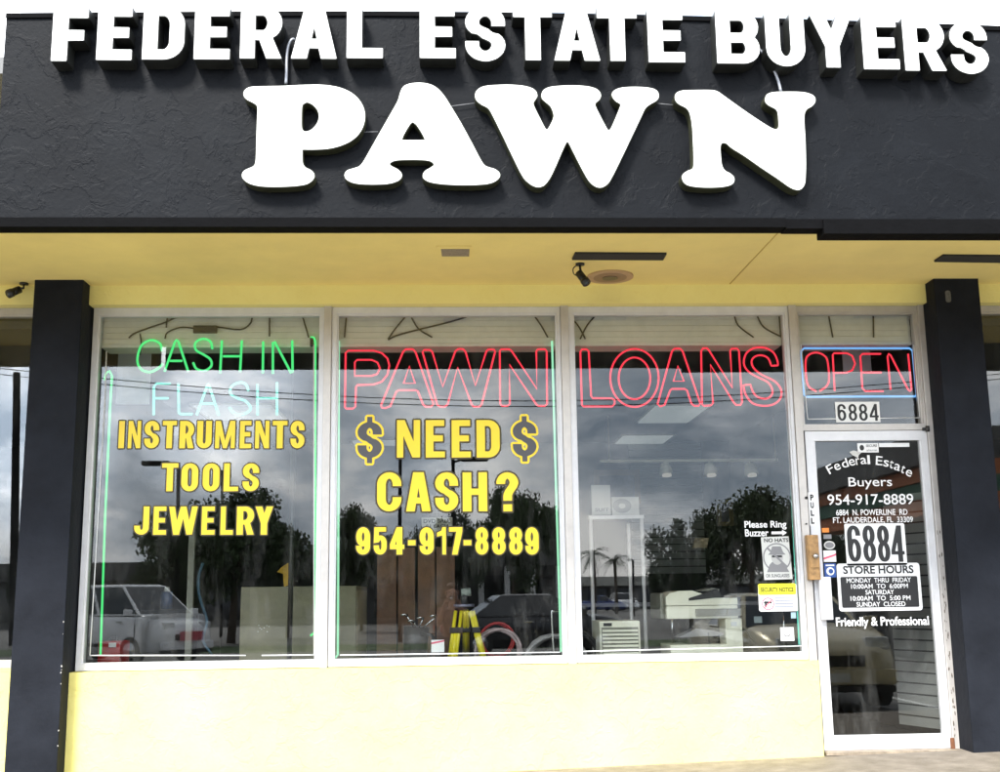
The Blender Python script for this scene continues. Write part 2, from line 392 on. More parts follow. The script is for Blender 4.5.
def glyph_field(ops, GX, GZ, s, h):
    F = np.full(GX.shape, 1e9)
    for op in ops:
        if op[0] == 'p': F = np.minimum(F, poly_sd(GX, GZ, op[1]))
        else:
            pts = [(x/s, z/h) for x, z in op[1]]; U = GX/s; V = GZ/h
            d = seg_dist(U, V, pts, op[2])-.5
            if not op[2]:
                for e, q in ((pts[0], pts[1]), (pts[-1], pts[-2])):
                    tx, tz = e[0]-q[0], e[1]-q[1]; l = math.hypot(tx, tz); tx /= l; tz /= l
                    over = (U-e[0])*tx+(V-e[1])*tz; near = np.hypot(U-e[0], V-e[1]) < .8
                    d = np.where(near & (over > -.1), np.maximum(d, over), d)
            F = np.minimum(F, d*min(s, h))
    return F
def contours(F, xs, zs, lvl=0.0):
    G = F-lvl+1e-7; S = G < 0
    segs = {}
    nz, nx = G.shape
    def ep(kind, j, i):
        if kind == 0: # horizontal edge (j,i)-(j,i+1)
            t = G[j, i]/(G[j, i]-G[j, i+1]); return (xs[i]+(xs[i+1]-xs[i])*t, zs[j])
        t = G[j, i]/(G[j, i]-G[j+1, i]); return (xs[i], zs[j]+(zs[j+1]-zs[j])*t)
    code = S[:-1, :-1]*1+S[:-1, 1:]*2+S[1:, 1:]*4+S[1:, :-1]*8
    B, Rr, T, Lf = (lambda j, i: (0, j, i)), (lambda j, i: (1, j, i+1)), (lambda j, i: (0, j+1, i)), (lambda j, i: (1, j, i))
    tab = {1: [(B, Lf)], 2: [(Rr, B)], 3: [(Rr, Lf)], 4: [(T, Rr)], 5: [(B, Rr), (T, Lf)], 6: [(T, B)], 7: [(T, Lf)], 8: [(Lf, T)],
           9: [(B, T)], 10: [(Lf, B), (Rr, T)], 11: [(Rr, T)], 12: [(Lf, Rr)], 13: [(B, Rr)], 14: [(Lf, B)]}
    for j, i in zip(*np.nonzero((code > 0) & (code < 15))):
        for a, b in tab[int(code[j, i])]: segs[a(j, i)] = b(j, i)
    loops = []
    while segs:
        k0 = next(iter(segs)); k = k0; lp = []
        while k in segs:
            lp.append(ep(*k)); k = segs.pop(k)
        if len(lp) > 5: loops.append(lp)
    return loops
def simplify(lp, eps):
    def dp(a):
        if len(a) < 3: return a
        A = np.array(a); p, q = A[0], A[-1]; v = q-p; l = np.hypot(*v)
        d = np.abs((A[:, 0]-p[0])*v[1]-(A[:, 1]-p[1])*v[0])/l if l > 1e-9 else np.hypot(A[:, 0]-p[0], A[:, 1]-p[1])
        i = int(d.argmax())
        if d[i] < eps: return [a[0], a[-1]]
        return dp(a[:i+1])[:-1]+dp(a[i:])
    A = np.array(lp); k = int(np.hypot(A[:, 0]-A[0, 0], A[:, 1]-A[0, 1]).argmax())
    o = dp(lp[:k+1])[:-1]+dp(lp[k:]+[lp[0]])[:-1]
    return o
def area(lp): return .5*sum(lp[i][0]*lp[(i+1) % len(lp)][1]-lp[(i+1) % len(lp)][0]*lp[i][1] for i in range(len(lp)))
def inside(p, lp):
    c = False
    for i in range(len(lp)):
        (x0, z0), (x1, z1) = lp[i], lp[(i+1) % len(lp)]
        if (z0 > p[1]) != (z1 > p[1]) and p[0] < (x1-x0)*(p[1]-z0)/(z1-z0)+x0: c = not c
    return c
def shapes_of(loops, eps=.0035):
    loops = [simplify(l, eps) for l in loops]; loops = [l for l in loops if len(l) > 2 and abs(area(l)) > 1e-4]
    out = []; L = sorted(loops, key=lambda l: -abs(area(l))); dep = []
    for i, l in enumerate(L): dep.append(sum(inside(l[0], L[j]) for j in range(i)))
    for i, l in enumerate(L):
        if dep[i] % 2 == 0:
            out.append((l, [L[j] for j in range(i+1, len(L)) if dep[j] == dep[i]+1 and inside(L[j][0], l)]))
    return out
_gc = {}
def glyph(ch, W, s, h, grow=0.0, res=110):
    key = (ch, round(W, 2), s, h, grow)
    if key in _gc: return _gc[key]
    m = .12+abs(grow)
    xs = np.linspace(-m, W+m, int(res*(W+2*m))); zs = np.linspace(-m, 1+m, int(res*(1+2*m)))
    GX, GZ = np.meshgrid(xs, zs); F = glyph_field(glyph_ops(ch, W, s, h), GX, GZ, s, h)
    if grow:
        base = contours(F, xs, zs); D = np.full(F.shape, 1e9)
        for lp in base: D = np.minimum(D, seg_dist(GX, GZ, simplify(lp, .004), True))
        F = np.where(F < 0, -D, D)
    sh = shapes_of(contours(F, xs, zs, grow)); _gc[key] = sh
    return sh
def letter_place(ch, x0, x1, yt, yb, plane):
    ym = (yt+yb)/2; xm = (x0+x1)/2
    X0 = at(x0, ym, plane)[0]; X1 = at(x1, ym, plane)[0]; zt = at(xm, yt, plane)[2]; zb = at(xm, yb, plane)[2]
    H = zt-zb; return X0, zb, H, (X1-X0)/H
def smooth_closed(pts, corners=(), n=4):
    "Catmull-Rom through the traced points"
    k = len(pts); out = []
    for i in range(k):
        p0, p1, p2, p3 = (np.array(pts[(i+d) % k], float) for d in (-1, 0, 1, 2))
        if i in corners: p0 = p1
        if (i+1) % k in corners: p3 = p2
        for j in range(n):
            t = j/n
            out.append(tuple(.5*((2*p1)+(-p0+p2)*t+(2*p0-5*p1+4*p2-p3)*t*t+(-p0+3*p1-3*p2+p3)*t**3)))
    return out
def smooth_open(pts, n=6):
    P = [np.array(p, float) for p in pts]; P = [2*P[0]-P[1]]+P+[2*P[-1]-P[-2]]; out = []
    for i in range(1, len(P)-2):
        p0, p1, p2, p3 = P[i-1:i+3]
        for j in range(n):
            t = j/n; out.append(tuple(.5*((2*p1)+(-p0+p2)*t+(2*p0-5*p1+4*p2-p3)*t*t+(-p0+3*p1-3*p2+p3)*t**3)))
    out.append(tuple(P[-2])); return out
def text(body, x0, x1, yt, yb, plane, m, parent, name='lettering', bold=.0, th=.0, rot=0, px=True, spacing=1):
    "built-in font outlines fitted to a box on a vertical plane"
    cu = bpy.data.curves.new('t', 'FONT'); cu.body = body; cu.offset = bold; cu.resolution_u = 4; cu.space_character = spacing
    o = bpy.data.objects.new('t', cu); COL.objects.link(o)
    dg = bpy.context.evaluated_depsgraph_get(); dg.update()
    me = bpy.data.meshes.new_from_object(o.evaluated_get(dg))
    bpy.data.objects.remove(o); bpy.data.curves.remove(cu)
    V = np.array([v.co[:] for v in me.vertices]); mn = V.min(0); mx = V.max(0)
    if px:
        ym = (yt+yb)/2; xm = (x0+x1)/2
        X0, X1 = at(x0, ym, plane)[0], at(x1, ym, plane)[0]; zt, zb = at(xm, yt, plane)[2], at(xm, yb, plane)[2]
    else: X0, X1, zt, zb = x0, x1, yt, yb
    sx = (X1-X0)/(mx[0]-mn[0]); sz = (zt-zb)/(mx[1]-mn[1])
    cxx, czz = (X0+X1)/2, (zt+zb)/2
    for v in me.vertices:
        a = (v.co.x-(mn[0]+mx[0])/2)*sx; b = (v.co.y-(mn[1]+mx[1])/2)*sz
        v.co = (cxx+a*math.cos(rot)-b*math.sin(rot), plane, czz+a*math.sin(rot)+b*math.cos(rot))
    me.materials.clear(); me.materials.append(m); me.name = name
    for p in me.polygons: p.material_index = 0
    ob = bpy.data.objects.new(name, me); COL.objects.link(ob)
    if parent is not None:
        ob.parent = parent; ob.matrix_parent_inverse = wm(parent).inverted()
    return ob
def rrect(x0, x1, z0, z1, r=0, n=5):
    if r <= 0: return [(x0, z0), (x1, z0), (x1, z1), (x0, z1)]
    return arc(x1-r, z0+r, r, r, -90, 0, n)+arc(x1-r, z1-r, r, r, 0, 90, n)+arc(x0+r, z1-r, r, r, 90, 180, n)+arc(x0+r, z0+r, r, r, 180, 270, n)
def pxbox(x0, x1, yt, yb, plane):
    ym = (yt+yb)/2; xm = (x0+x1)/2
    return at(x0, ym, plane)[0], at(x1, ym, plane)[0], at(xm, yb, plane)[2], at(xm, yt, plane)[2]
def card(name, x0, x1, yt, yb, plane, m, parent=None, th=.001, r=0, shape=None):
    X0, X1, z0, z1 = pxbox(x0, x1, yt, yb, plane)
    mb = MB(); pts = shape(X0, X1, z0, z1) if shape else rrect(X0, X1, z0, z1, r)
    mb.plate([(pts, [])], lambda u, v: (u, v), plane, plane+th)
    return mb.build(name, m, parent)
ident = lambda u, v: (u, v)

# =====================================================================  SETTING
zw = lambda x: (x-3.0)*.026            # the walk rises gently to the right
LOT = -.35
def sheet(name, pts, fs, m):
    o = MB().add(pts, fs).build(name, m); tag(o, kind='structure'); return o
XL, XR = -26, 22
mb = MB()
for i in range(24):
    xa = XL+(XR-XL)*i/24; xb = XL+(XR-XL)*(i+1)/24
    za, zb_ = max(zw(xa), -.2), max(zw(xb), -.2)
    za, zb_ = min(za, .12), min(zb_, .12)
    mb.add([(xa, .0, za), (xb, .0, zb_), (xb, -2.55, zb_-.03), (xa, -2.55, za-.03)], [(0, 1, 2, 3)])
    mb.add([(xa, -2.55, za-.03), (xb, -2.55, zb_-.03), (xb, -2.56, LOT), (xa, -2.56, LOT)], [(0, 1, 2, 3)])
sw = mb.build('sidewalk', M['walk']); tag(sw, kind='structure')
g = sheet('parking_lot', [(-400, 60, LOT-.02), (400, 60, LOT-.02), (400, -400, LOT-.02), (-400, -400, LOT-.02)], [(0, 1, 2, 3)], M['asphalt'])
gr = MB()
gr.add([(-60, -24.5, LOT-.012), (40, -24.5, LOT-.012), (40, -29, LOT-.012), (-60, -29, LOT-.012)], [(0, 1, 2, 3)])
tag(gr.build('grass_verge', M['grass']), kind='structure')
for i, x in enumerate([-9, -6.3, -3.6, -.9, 1.8, 4.5-1.05, 6.2, 8.9]):
    pass
ml = MB()
for x in (-11.6, -8.9, -6.2, -3.5, -.8, 1.9, 3.2, 5.9): ml.box(x, x+.1, -9.5, -4.6, LOT-.016, LOT-.010)
tag(ml.build('parking_lines', M['paint']), kind='structure')

# =====================================================================  BUILDING
SOF = 3.20; YF = -1.90
bld = empty('storefront_building', (0, 0, 0), 'yellow stucco pawn shop front with black fascia, black pillars and three big display windows', 'building')
P0 = .0
# frame lines (world)
WX = [(-2.464, -.871), (-.819, .785), (.839, 2.4145)]
DX = (2.4665, 3.398)
# lower wall
lw = MB(); lw.box(-2.475, 2.452, -.08, .12, -.25, .60)
lw.build('lower_wall', M['sunlit_wall'], bld)
lw = MB(); lw.box(-12, -2.80, -.08, .12, -.25, .63); lw.build('lower_wall', M['sunlit_wall'], bld)
lw = MB(); lw.box(3.71, 12, -.08, .12, -.25, .63); lw.build('lower_wall', M['sunlit_wall'], bld)
# upper wall strip
uw = MB(); uw.box(-12, 12, -.08, .12, 3.064, SOF+.1); uw.build('upper_wall', M['yellow'], bld)
# soffit
so = MB(); so.box(-12, 12, -1.84, .0, SOF, SOF+.06); so.build('soffit', M['soffit'], bld)
rf = MB(); rf.box(-12, 12, -1.78, 8.5, 3.95, 4.05); rf.build('roof', mat('roof_felt', (.2, .2, .2), .9, var=.2), bld)
# soffit seam
sm_ = MB(); a_ = atz(778, 234, SOF-.001); b_ = atz(728, 286, SOF-.001)
sm_.tube([(a_[0], -1.7, SOF-.001), (b_[0], -.1, SOF-.001)], .0035, 6)
sm_.build('soffit_seam', mat('seam_filler', (.5, .36, .1), .8), bld)
# fascia with a slightly sagging top line
fs_ = MB(); N_ = 28; x0f, x1f = -2.425, 12.0
def ftop(x): return 4.235+.045*math.sin(min(max((x+2.4)/5.6, 0), 1)*math.pi)-.028*max(0, min(1, (x+2.4)/5.6))
xs_ = [x0f+(x1f-x0f)*i/N_ for i in range(N_+1)]
for i in range(N_):
    a, b = xs_[i], xs_[i+1]
    for (ya, yb_) in ((YF, YF), (-1.80, -1.80)):
        fs_.add([(a, ya, 3.062), (b, ya, 3.062), (b, ya, ftop(b)), (a, ya, ftop(a))], [(0, 1, 2, 3)])
    fs_.add([(a, YF, ftop(a)), (b, YF, ftop(b)), (b, -1.80, ftop(b)), (a, -1.80, ftop(a))], [(0, 1, 2, 3)])
fs_.add([(x0f, YF, 3.062), (x0f, -1.8, 3.062), (x0f, -1.8, ftop(x0f)), (x0f, YF, ftop(x0f))], [(0, 1, 2, 3)])
fas = fs_.build('fascia', M['black'], bld)
dr = MB(); xs = at(822, 232, YF)[0]
dr.box(-2.43, at(785, 230, YF)[0], -1.925, -1.815, 3.012, 3.064); dr.box(at(785, 230, YF)[0], xs, -1.92, -1.82, 3.006, 3.060)
dr.box(xs, 12, -1.935, -1.81, 2.972, 3.055)
dr.build('drip_edge', M['drip'], fas)
cp = MB()
for i in range(N_):
    a, b = xs_[i], xs_[i+1]
    cp.add([(a, YF-.012, ftop(a)-.02), (b, YF-.012, ftop(b)-.02), (b, YF-.012, ftop(b)+.008), (a, YF-.012, ftop(a)+.008), (a, -1.79, ftop(a)+.008), (b, -1.79, ftop(b)+.008), (a, YF-.002, ftop(a)-.02), (b, YF-.002, ftop(b)-.02)],
           [(0, 1, 2, 3), (3, 2, 5, 4), (0, 6, 7, 1)])
cp.build('coping', M['drip'], fas)
nf = MB(); nf.box(-12, -2.47, -1.84, -1.76, 3.03, 3.55); nf.build('fascia', mat('neighbour_fascia_paint', (.42, .40, .34), .8, var=.2), bld)
# pillars
bare = mat('bare_plaster', (.36, .35, .33), .8); gpatch = mat('grey_patch', (.12, .12, .11), .8, var=.5, scale=60)
for kk_, (a, b) in enumerate(((-2.800, -2.475), (3.392, 3.712))):
    p = MB(); p.box(a, b, -.225, .10, -.3, SOF+.02, bev=.006)
    if kk_ == 0:
        for (x, y) in ((61.5, 670), (61, 673), (60.8, 684), (58.5, 731), (57.8, 746), (63.5, 622), (63, 634), (61.6, 666.5)):
            q = at(x, y, -.226); r_ = random.uniform(.0025, .0055)
            k = [(q[0]+r_*random.uniform(.5, 1)*math.cos(t), q[2]+r_*random.uniform(.6, 2.2)*math.sin(t)) for t in (0, 1, 2, 3, 4, 5)]
            p.plate([(k, [])], ident, -.2265, -.222, m=1)
    else:
        q0 = at(948, 296, -.226)
        p.plate([(rrect(q0[0]-.018, q0[0]+.02, q0[2]-.045, q0[2]+.04, .015), [])], ident, -.2275, -.222, m=2)
    p.build('pillar', [M['pillar'], bare, gpatch], bld)

# windows ---------------------------------------------------------------
GY = .03; ZG0, ZG1 = .655, 3.018
def window(x0, x1, z0, z1, m, lab=None, jl=.032, jr=.022, top=.045, bot=.05, pane=True):
    f = MB()
    f.box(x0, x0+jl, 0, .09, z0, z1); f.box(x1-jr, x1, 0, .09, z0, z1)
    f.box(x0+jl, x1-jr, .004, .086, z1-top, z1); f.box(x0+jl, x1-jr, .002, .088, z0, z0+bot)
    # inner glazing beads, slightly recessed
    f.box(x0+jl, x0+jl+.012, .014, .07, z0+bot, z1-top); f.box(x1-jr-.012, x1-jr, .014, .07, z0+bot, z1-top)
    f.box(x0+jl+.012, x1-jr-.012, .012, .07, z1-top-.014, z1-top)
    w = f.build('window', m, bld)
    if lab: w['label'] = lab
    if pane:
        MB().box(x0+jl-.004, x1-jr+.004, GY, GY+.006, z0+bot-.004, z1-top+.004).build('pane', M['glass'], w)
    return w
window(-2.464, -.873, .605, 3.062, M['aluw'], 'window with green neon cash sign and yellow lettering')
window(-.817, .783, .605, 3.062, M['aluw'], 'window with red pawn neon and yellow phone number')
window(.841, 2.4125, .605, 3.062, M['aluw'], 'window with red loans neon above the copier')
for a, b in ((-.871, -.819), (.785, .839)):
    MB().box(a, b, -.022, .10, .600, 3.066, bev=.003).build('mullion', M['alu'], bld)
MB().box(2.4145, 2.4665, -.022, .10, -.04, 3.066, bev=.003).build('mullion', M['alu'], bld)
pe = MB().box(3.352, 3.3975, -.018, .10, -.01, 3.066, bev=.003)
for k in range(46):
    t = random.random()**.7; z_ = .06+1.5*(1-t); x_ = 3.372+random.uniform(-.012, .010)
    r_ = random.uniform(.003, .010)
    kk = [(x_+r_*.6*math.cos(a)*random.uniform(.5, 1), z_+r_*2.6*math.sin(a)*random.uniform(.5, 1)) for a in (0, 1, 2, 3, 4, 5)]
    pe.plate([(kk, [])], ident, -.0195, -.016, m=1)
pe.build('mullion', [M['alu'], mat('peeled_brown', (.11, .085, .06), .8, var=.4, scale=60)], bld)
for a, b in ((-5.4, -2.802), (-8.2, -5.44), (3.714, 6.6), (6.64, 9.4)):
    window(a, b, .632, 3.062, M['alu'])
# transom + door
window(2.468, 3.350, 2.163, 3.062, M['alu'], 'transom window with the open neon above the door', jl=.012, jr=.014, top=.045, bot=.045)
dl = at(805, 436, 0)[0]; drr = at(928.8, 460, 0)[0]
zd1 = 2.158; zd0 = .012
ga0 = at(814, 443, 0)[0]; ga1 = at(921.5, 443, 0)[0]; gz1 = at(865, 440.5, 0)[2]; gz0 = at(888, 735, 0)[2]
D = MB(); D.box(dl, ga0, .0, .045, zd0, zd1); D.box(ga1, drr, .0, .045, zd0, zd1)
D.box(ga0, ga1, .001, .044, gz1, zd1); D.box(ga0, ga1, .001, .044, zd0, gz0)
D.box(ga0, ga0+.01, .008, .04, gz0, gz1); D.box(ga1-.012, ga1, .008, .04, gz0, gz1)
door = D.build('door', M['aluw'], bld)
MB().box(ga0-.004, ga1+.004, GY-.008, GY-.002, gz0-.004, gz1+.004).build('pane', M['glass'], door)
hb = MB(); a0, a1, z0, z1 = pxbox(819.5, 831.5, 577, 620, -.04)
hb.box(a0, a1, -.055, -.035, z0, z1, bev=.004); hb.box(a0+.02, a1-.02, -.036, .0, z0+.02, z0+.05); hb.box(a0+.02, a1-.02, -.036, .0, z1-.05, z1-.02)
hb.build('handle', mat('satin_handle', (.68, .68, .7), .3, .3), door)
hg = MB(); q = at(927, 429, -.01); hg.cyl((q[0], -.02, q[2]-.02), (q[0], -.02, q[2]+.02), .014, 12); hg.box(q[0]-.03, q[0]+.02, -.012, .0, q[2]-.012, q[2]+.01)
hg.build('hinge', mat('dark_hinge', (.05, .05, .05), .4, .5), door)
th = MB(); th.box(2.467, 3.352, -.09, .12, -.01, .010); th.build('threshold', mat('worn_threshold', (.33, .27, .2), .6, .3, var=.5, scale=15), bld)
ru = MB(); q = at(952, 741, 0)
ru.box(q[0]-.022, q[0]+.008, -.028, -.018, .004, .08, bev=.004); ru.build('pivot', mat('rust', (.18, .07, .03), .8, var=.6, scale=40), bld)
# lock housing
lk = MB(); a0, a1, z0, z1 = pxbox(807.5, 819, 535, 580, -.06)
lk.box(a0, a1, -.075, -.022, z0, z1, bev=.006); lk.box(a0+.008, a1-.008, -.082, -.074, z0+.08, z1-.06, bev=.003)
lkt = empty('buzzer_box', (a0, -.05, z0), 'brown wooden buzzer box with round silver button on the door frame', 'buzzer')
lk.build('housing', M['brass'], lkt)
qb = at(815.5, 556, -.085); MB().cyl((qb[0], -.10, qb[2]), (qb[0], -.08, qb[2]), .017, 16).build('button', M['steel'], lkt)
for (xx, yy) in ((806, 498), (806, 524)):
    q = at(xx, yy, -.02)
    kh = MB(); kh.cyl((q[0], -.034, q[2]), (q[0], -.02, q[2]), .010 if yy < 510 else .006, 14); kh.build('keyhole', M['bk'], bld)

# interior shell ---------------------------------------------------------
BW = 6.3
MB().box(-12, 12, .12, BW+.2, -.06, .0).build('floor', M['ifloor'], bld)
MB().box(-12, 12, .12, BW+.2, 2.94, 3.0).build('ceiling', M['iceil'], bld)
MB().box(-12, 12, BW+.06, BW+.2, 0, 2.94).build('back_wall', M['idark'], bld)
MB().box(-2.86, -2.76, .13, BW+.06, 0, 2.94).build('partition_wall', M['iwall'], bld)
MB().box(-12.1, -12, -.08, BW+.2, -.25, 4.0).build('end_wall', M['yellow'], bld)
MB().box(12, 12.1, -.08, BW+.2, -.25, 4.0).build('end_wall', M['yellow'], bld)
MB().box(-12, 12, BW+.2, BW+.3, -.25, 4.0).build('rear_wall', M['yellow'], bld)
def slats(x0, x1, z0, z1, Y, p=.076):
    s = MB(); z = z0; s.box(x0, x1, Y+.012, Y+.03, z0, z1, m=1)
    while z < z1-.02:
        s.box(x0, x1, Y, Y+.013, z, min(z+p-.012, z1)); z += p
    return s
s = slats(at(630, 500, BW)[0], at(702, 500, BW)[0], 1.3, 2.9, BW-.05, .09); s.build('slat_wall', [M['islat'], M['idark']], bld)
# side slat wall seen through the door, turned a little towards the street
ang = R(-62)
s = slats(0, 1.35, 0.02, 1.9, 0)
T = Matrix.Translation((3.33, .42, 0)) @ Matrix.Rotation(math.pi-R(62), 4, 'Z')
s2 = slats(0, .53, .10, 1.75, -.0)
s2.xf(Matrix.Translation((3.45, .16, 0)) @ Matrix.Rotation(R(112), 4, 'Z') @ Matrix.Scale(-1, 4, (0, 1, 0)))
s2.build('slat_wall', [M['islat'], M['idark']], bld)
MB().box(3.5, 3.6, .13, BW, 0, 2.94).build('partition_wall', M['idark'], bld)
# display platform behind the glass
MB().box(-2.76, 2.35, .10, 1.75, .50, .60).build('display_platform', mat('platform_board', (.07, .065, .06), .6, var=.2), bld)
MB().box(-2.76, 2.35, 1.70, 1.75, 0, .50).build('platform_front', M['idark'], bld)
# roller shutter boxes at the window heads
for (a, b) in ((-2.43, -.895), (-.785, .76), (.875, 2.385), (2.485, 3.335)):
    v = MB(); zb0 = at(440, 346.5, .10)[2]
    v.box(a, b, .10, .30, zb0, zb0+.024); z = zb0+.026
    for k in range(5):
        hh = (3.03-zb0-.026)/5
        v.box(a, b, .104+.004*(k % 2), .29, z, z+hh-.004); v.box(a, b, .112, .28, z+hh-.004, z+hh); z += hh
    v.build('shutter_box', M['valance'], bld)
# ceiling lights
for (x, y, w, l) in ((672, 414, .55, 1.1), (640, 442, .6, 1.2), (240, 412, .75, .9), (380, 446, .6, 1.1), (850, 470, .5, 1.0)):
    c = atz(x, y, 2.93)
    lt = empty('ceiling_light', (c[0], c[1], 2.94), None, 'ceiling light', 'fluorescent lights in the shop ceiling')
    lt['label'] = 'flat fluorescent ceiling light inside the shop, seen faintly through the glass'
    MB().box(c[0]-w/2, c[0]+w/2, c[1]-l/2, c[1]+l/2, 2.915, 2.925).build('diffuser', M['troffer'], lt)
    fr = MB(); fr.box(c[0]-w/2-.03, c[0]+w/2+.03, c[1]-l/2-.03, c[1]+l/2+.03, 2.926, 2.939); fr.build('frame', M['cream'], lt)

# =====================================================================  SIGN LETTERS
sign1 = empty('channel_letter_sign', (-2.2, YF, 3.9), 'upper row of white block channel letters reading FEDERAL ESTATE BUYERS along the fascia top', 'sign')
FP = YF-.115
row = [('F', 52.5, 87.3, 7.5, 60.5), ('E', 97.5, 132.3, 6.2, 59.5), ('D', 143.2, 184.3, 6, 59), ('E', 194.7, 230, 5.8, 58.7), ('R', 240.7, 281.8, 5.7, 58),
       ('A', 291.7, 336.7, 6, 58.2), ('L', 347, 382.7, 6, 57.6), ('E', 419.9, 455.5, 6.2, 57.6), ('S', 465.4, 505, 6, 60.8), ('T', 513.5, 552, 6.8, 59.6),
       ('A', 554, 599.3, 7.8, 60.2), ('T', 597.5, 637, 8, 60.4), ('E', 648, 684, 9.7, 61.8), ('B', 716.3, 759, 11, 63), ('U', 766, 804.5, 13.5, 65.8),
       ('Y', 811.5, 852.5, 15.3, 67), ('E', 862.5, 898, 17, 68.8), ('R', 903.8, 944.5, 18.3, 70.2), ('S', 950.5, 987.5, 21, 73.4)]
for ch, x0, x1, yt, yb in row:
    X0, zb, H, W = letter_place(ch, x0, x1, yt, yb, FP)
    s_, h_ = (.262, .188) if ch in 'FELTH' else (.25, .178)
    if ch == 'S': s_, h_ = .225, .178
    sh = glyph(ch, W, s_, h_)
    X = lambda u, v: (X0+u*H, zb+v*H)
    L_ = MB().plate(glyph(ch, W, s_, h_, .012), X, FP+.003, YF+.004, m=0).build('letter', M['ret'], sign1)
    MB().plate(sh, X, FP, FP+.0029).build('letter_face', M['white'], L_)
sign2 = empty('channel_letter_sign', (-.9, YF, 3.2), 'large white rounded serif letters reading PAWN in the middle of the black fascia', 'sign')
TR = {
 'P': (6.173, 235, 75, [(62,92),(85,76),(130,70),(300,66),(430,60),(540,60),(640,75),(720,110),(775,165),(800,230),(795,300),(765,360),(715,405),(650,435),(580,452),(500,458),(415,458),(414,500),(418,545),(435,570),(465,585),(485,605),(488,630),(470,655),(430,675),(350,685),(260,688),(160,685),(90,668),(52,640),(44,615),(55,592),(80,578),(110,565),(125,545),(130,500),(133,400),(136,300),(140,210),(132,183),(105,165),(75,150),(57,130),(54,108)],
       (16,), [(412,200),(425,175),(450,167),(485,185),(510,215),(520,255),(508,295),(480,330),(445,348),(420,342),(410,310)], ()),
 'A': (5.714, 335, 75, [(375,95),(395,62),(440,46),(500,44),(550,55),(590,80),(625,120),(660,175),(720,275),(780,385),(830,480),(855,515),(880,527),(915,538),(940,560),(938,585),(910,608),(860,622),(760,627),(640,624),(550,612),(510,592),(503,570),(515,548),(545,530),(565,515),(560,500),(535,488),(480,483),(400,483),(345,487),(318,498),(312,510),(325,522),(355,537),(378,560),(378,585),(355,605),(300,620),(210,624),(120,618),(70,598),(55,570),(70,545),(105,533),(140,520),(165,490),(205,420),(270,305),(330,200),(360,145)],
       (), [(382,366),(392,340),(420,292),(438,270),(450,270),(470,288),(500,335),(515,366),(505,371),(450,372),(392,371)], (0, 7)),
 'W': (4.878, 465, 75, [(50,100),(58,75),(90,55),(150,48),(230,47),(300,55),(340,72),(352,98),(345,115),(333,135),(338,155),(365,210),(390,258),(400,265),(410,255),(430,215),(433,190),(420,155),(400,135),(378,115),(375,90),(390,68),(430,55),(520,50),(600,55),(645,70),(662,95),(655,118),(635,138),(640,160),(670,220),(695,265),(703,268),(712,260),(735,210),(757,155),(758,140),(735,125),(718,100),(725,78),(760,62),(830,57),(900,62),(935,75),(945,100),(935,122),(905,140),(880,160),(860,200),(810,305),(755,420),(720,490),(695,530),(660,548),(625,535),(595,500),(550,415),(515,345),(502,325),(490,335),(465,390),(430,470),(405,515),(380,540),(350,545),(315,528),(280,490),(230,390),(180,285),(130,185),(110,158),(80,142),(57,122)],
       (57,), None, ()),
 'N': (6.25, 665, 80, [(63,100),(75,78),(110,65),(180,62),(290,62),(330,72),(360,92),(440,150),(540,220),(640,285),(680,305),(702,305),(712,285),(710,240),(705,200),(690,178),(655,160),(630,138),(628,112),(640,88),(680,75),(760,72),(850,74),(905,85),(935,105),(938,135),(920,160),(890,178),(873,205),(870,260),(877,380),(880,520),(878,600),(872,650),(850,680),(820,684),(780,668),(700,612),(600,545),(500,475),(420,425),(385,395),(358,392),(346,415),(348,470),(355,530),(375,565),(410,585),(432,610),(428,640),(400,658),(340,668),(250,670),(165,662),(125,645),(108,615),(112,590),(140,568),(170,555),(180,525),(178,420),(172,300),(162,230),(148,190),(125,168),(90,150),(68,128)],
       (), None, ())}
FP2 = YF-.08
def P2(k, sc_, ox, oy, plane): q = at(ox+k[0]/sc_, oy+k[1]/sc_, plane); return (float(q[0]), float(q[2]))
for ch, (sc_, ox, oy, out, co, hole, hc) in TR.items():
    o2 = [P2(p, sc_, ox, oy, FP2) for p in smooth_closed(out, co)]
    hs = [[P2(p, sc_, ox, oy, FP2) for p in smooth_closed(hole, hc)]] if hole else []
    def grow(lp, d):
        sgn = 1 if area(lp) > 0 else -1; r_ = []; n = len(lp)
        for i in range(n):
            a = np.array(lp[i-1]); c = np.array(lp[(i+1) % n]); t = c-a; t = t/(np.hypot(*t)+1e-9)
            r_.append((lp[i][0]+t[1]*d*sgn, lp[i][1]-t[0]*d*sgn))
        return r_
    L_ = MB().plate([(grow(o2, .004), [grow(h, -.004) for h in hs])], ident, FP2+.004, YF+.02).build('letter', M['retol'], sign2)
    MB().plate([(o2, hs)], ident, FP2, FP2+.0039).build('letter_face', M['white'], L_)
# supply conduits and jumper wires
for i, (pts, lab) in enumerate([([(286, 84), (286.5, 70), (287, 55), (289, 44), (293, 39), (297, 41)], 'grey curved conduit rising from the P of the pawn sign'),
                 ([(781, 92), (778, 80), (773, 68), (767, 58), (760, 50), (755, 46)], 'grey curved conduit rising from the N of the pawn sign')]):
    c = [at(x, y, YF-.03) for x, y in pts]; c[-1][1] = YF; c = [tuple(q) for q in c]
    o = MB().tube(smooth_open(c, 4), .0085, 8).build('electrical_conduit', mat('conduit_grey', (.30, .31, .34), .45, .3)); tag(o, lab, 'conduit')
for pts, lab in (([(362, 132), (378, 131.5)], 'thin white jumper wire between the big P and A'), ([(451, 106), (478, 102.5)], 'thin white jumper wire between the big A and W'), ([(655, 103), (675, 105)], 'thin white jumper wire between the big W and N')):
    c = [tuple(at(x, y, YF-.02)) for x, y in pts]
    tag(MB().tube(c, .0018, 6).build('jumper_wire', M['greyp']), lab, 'wire')

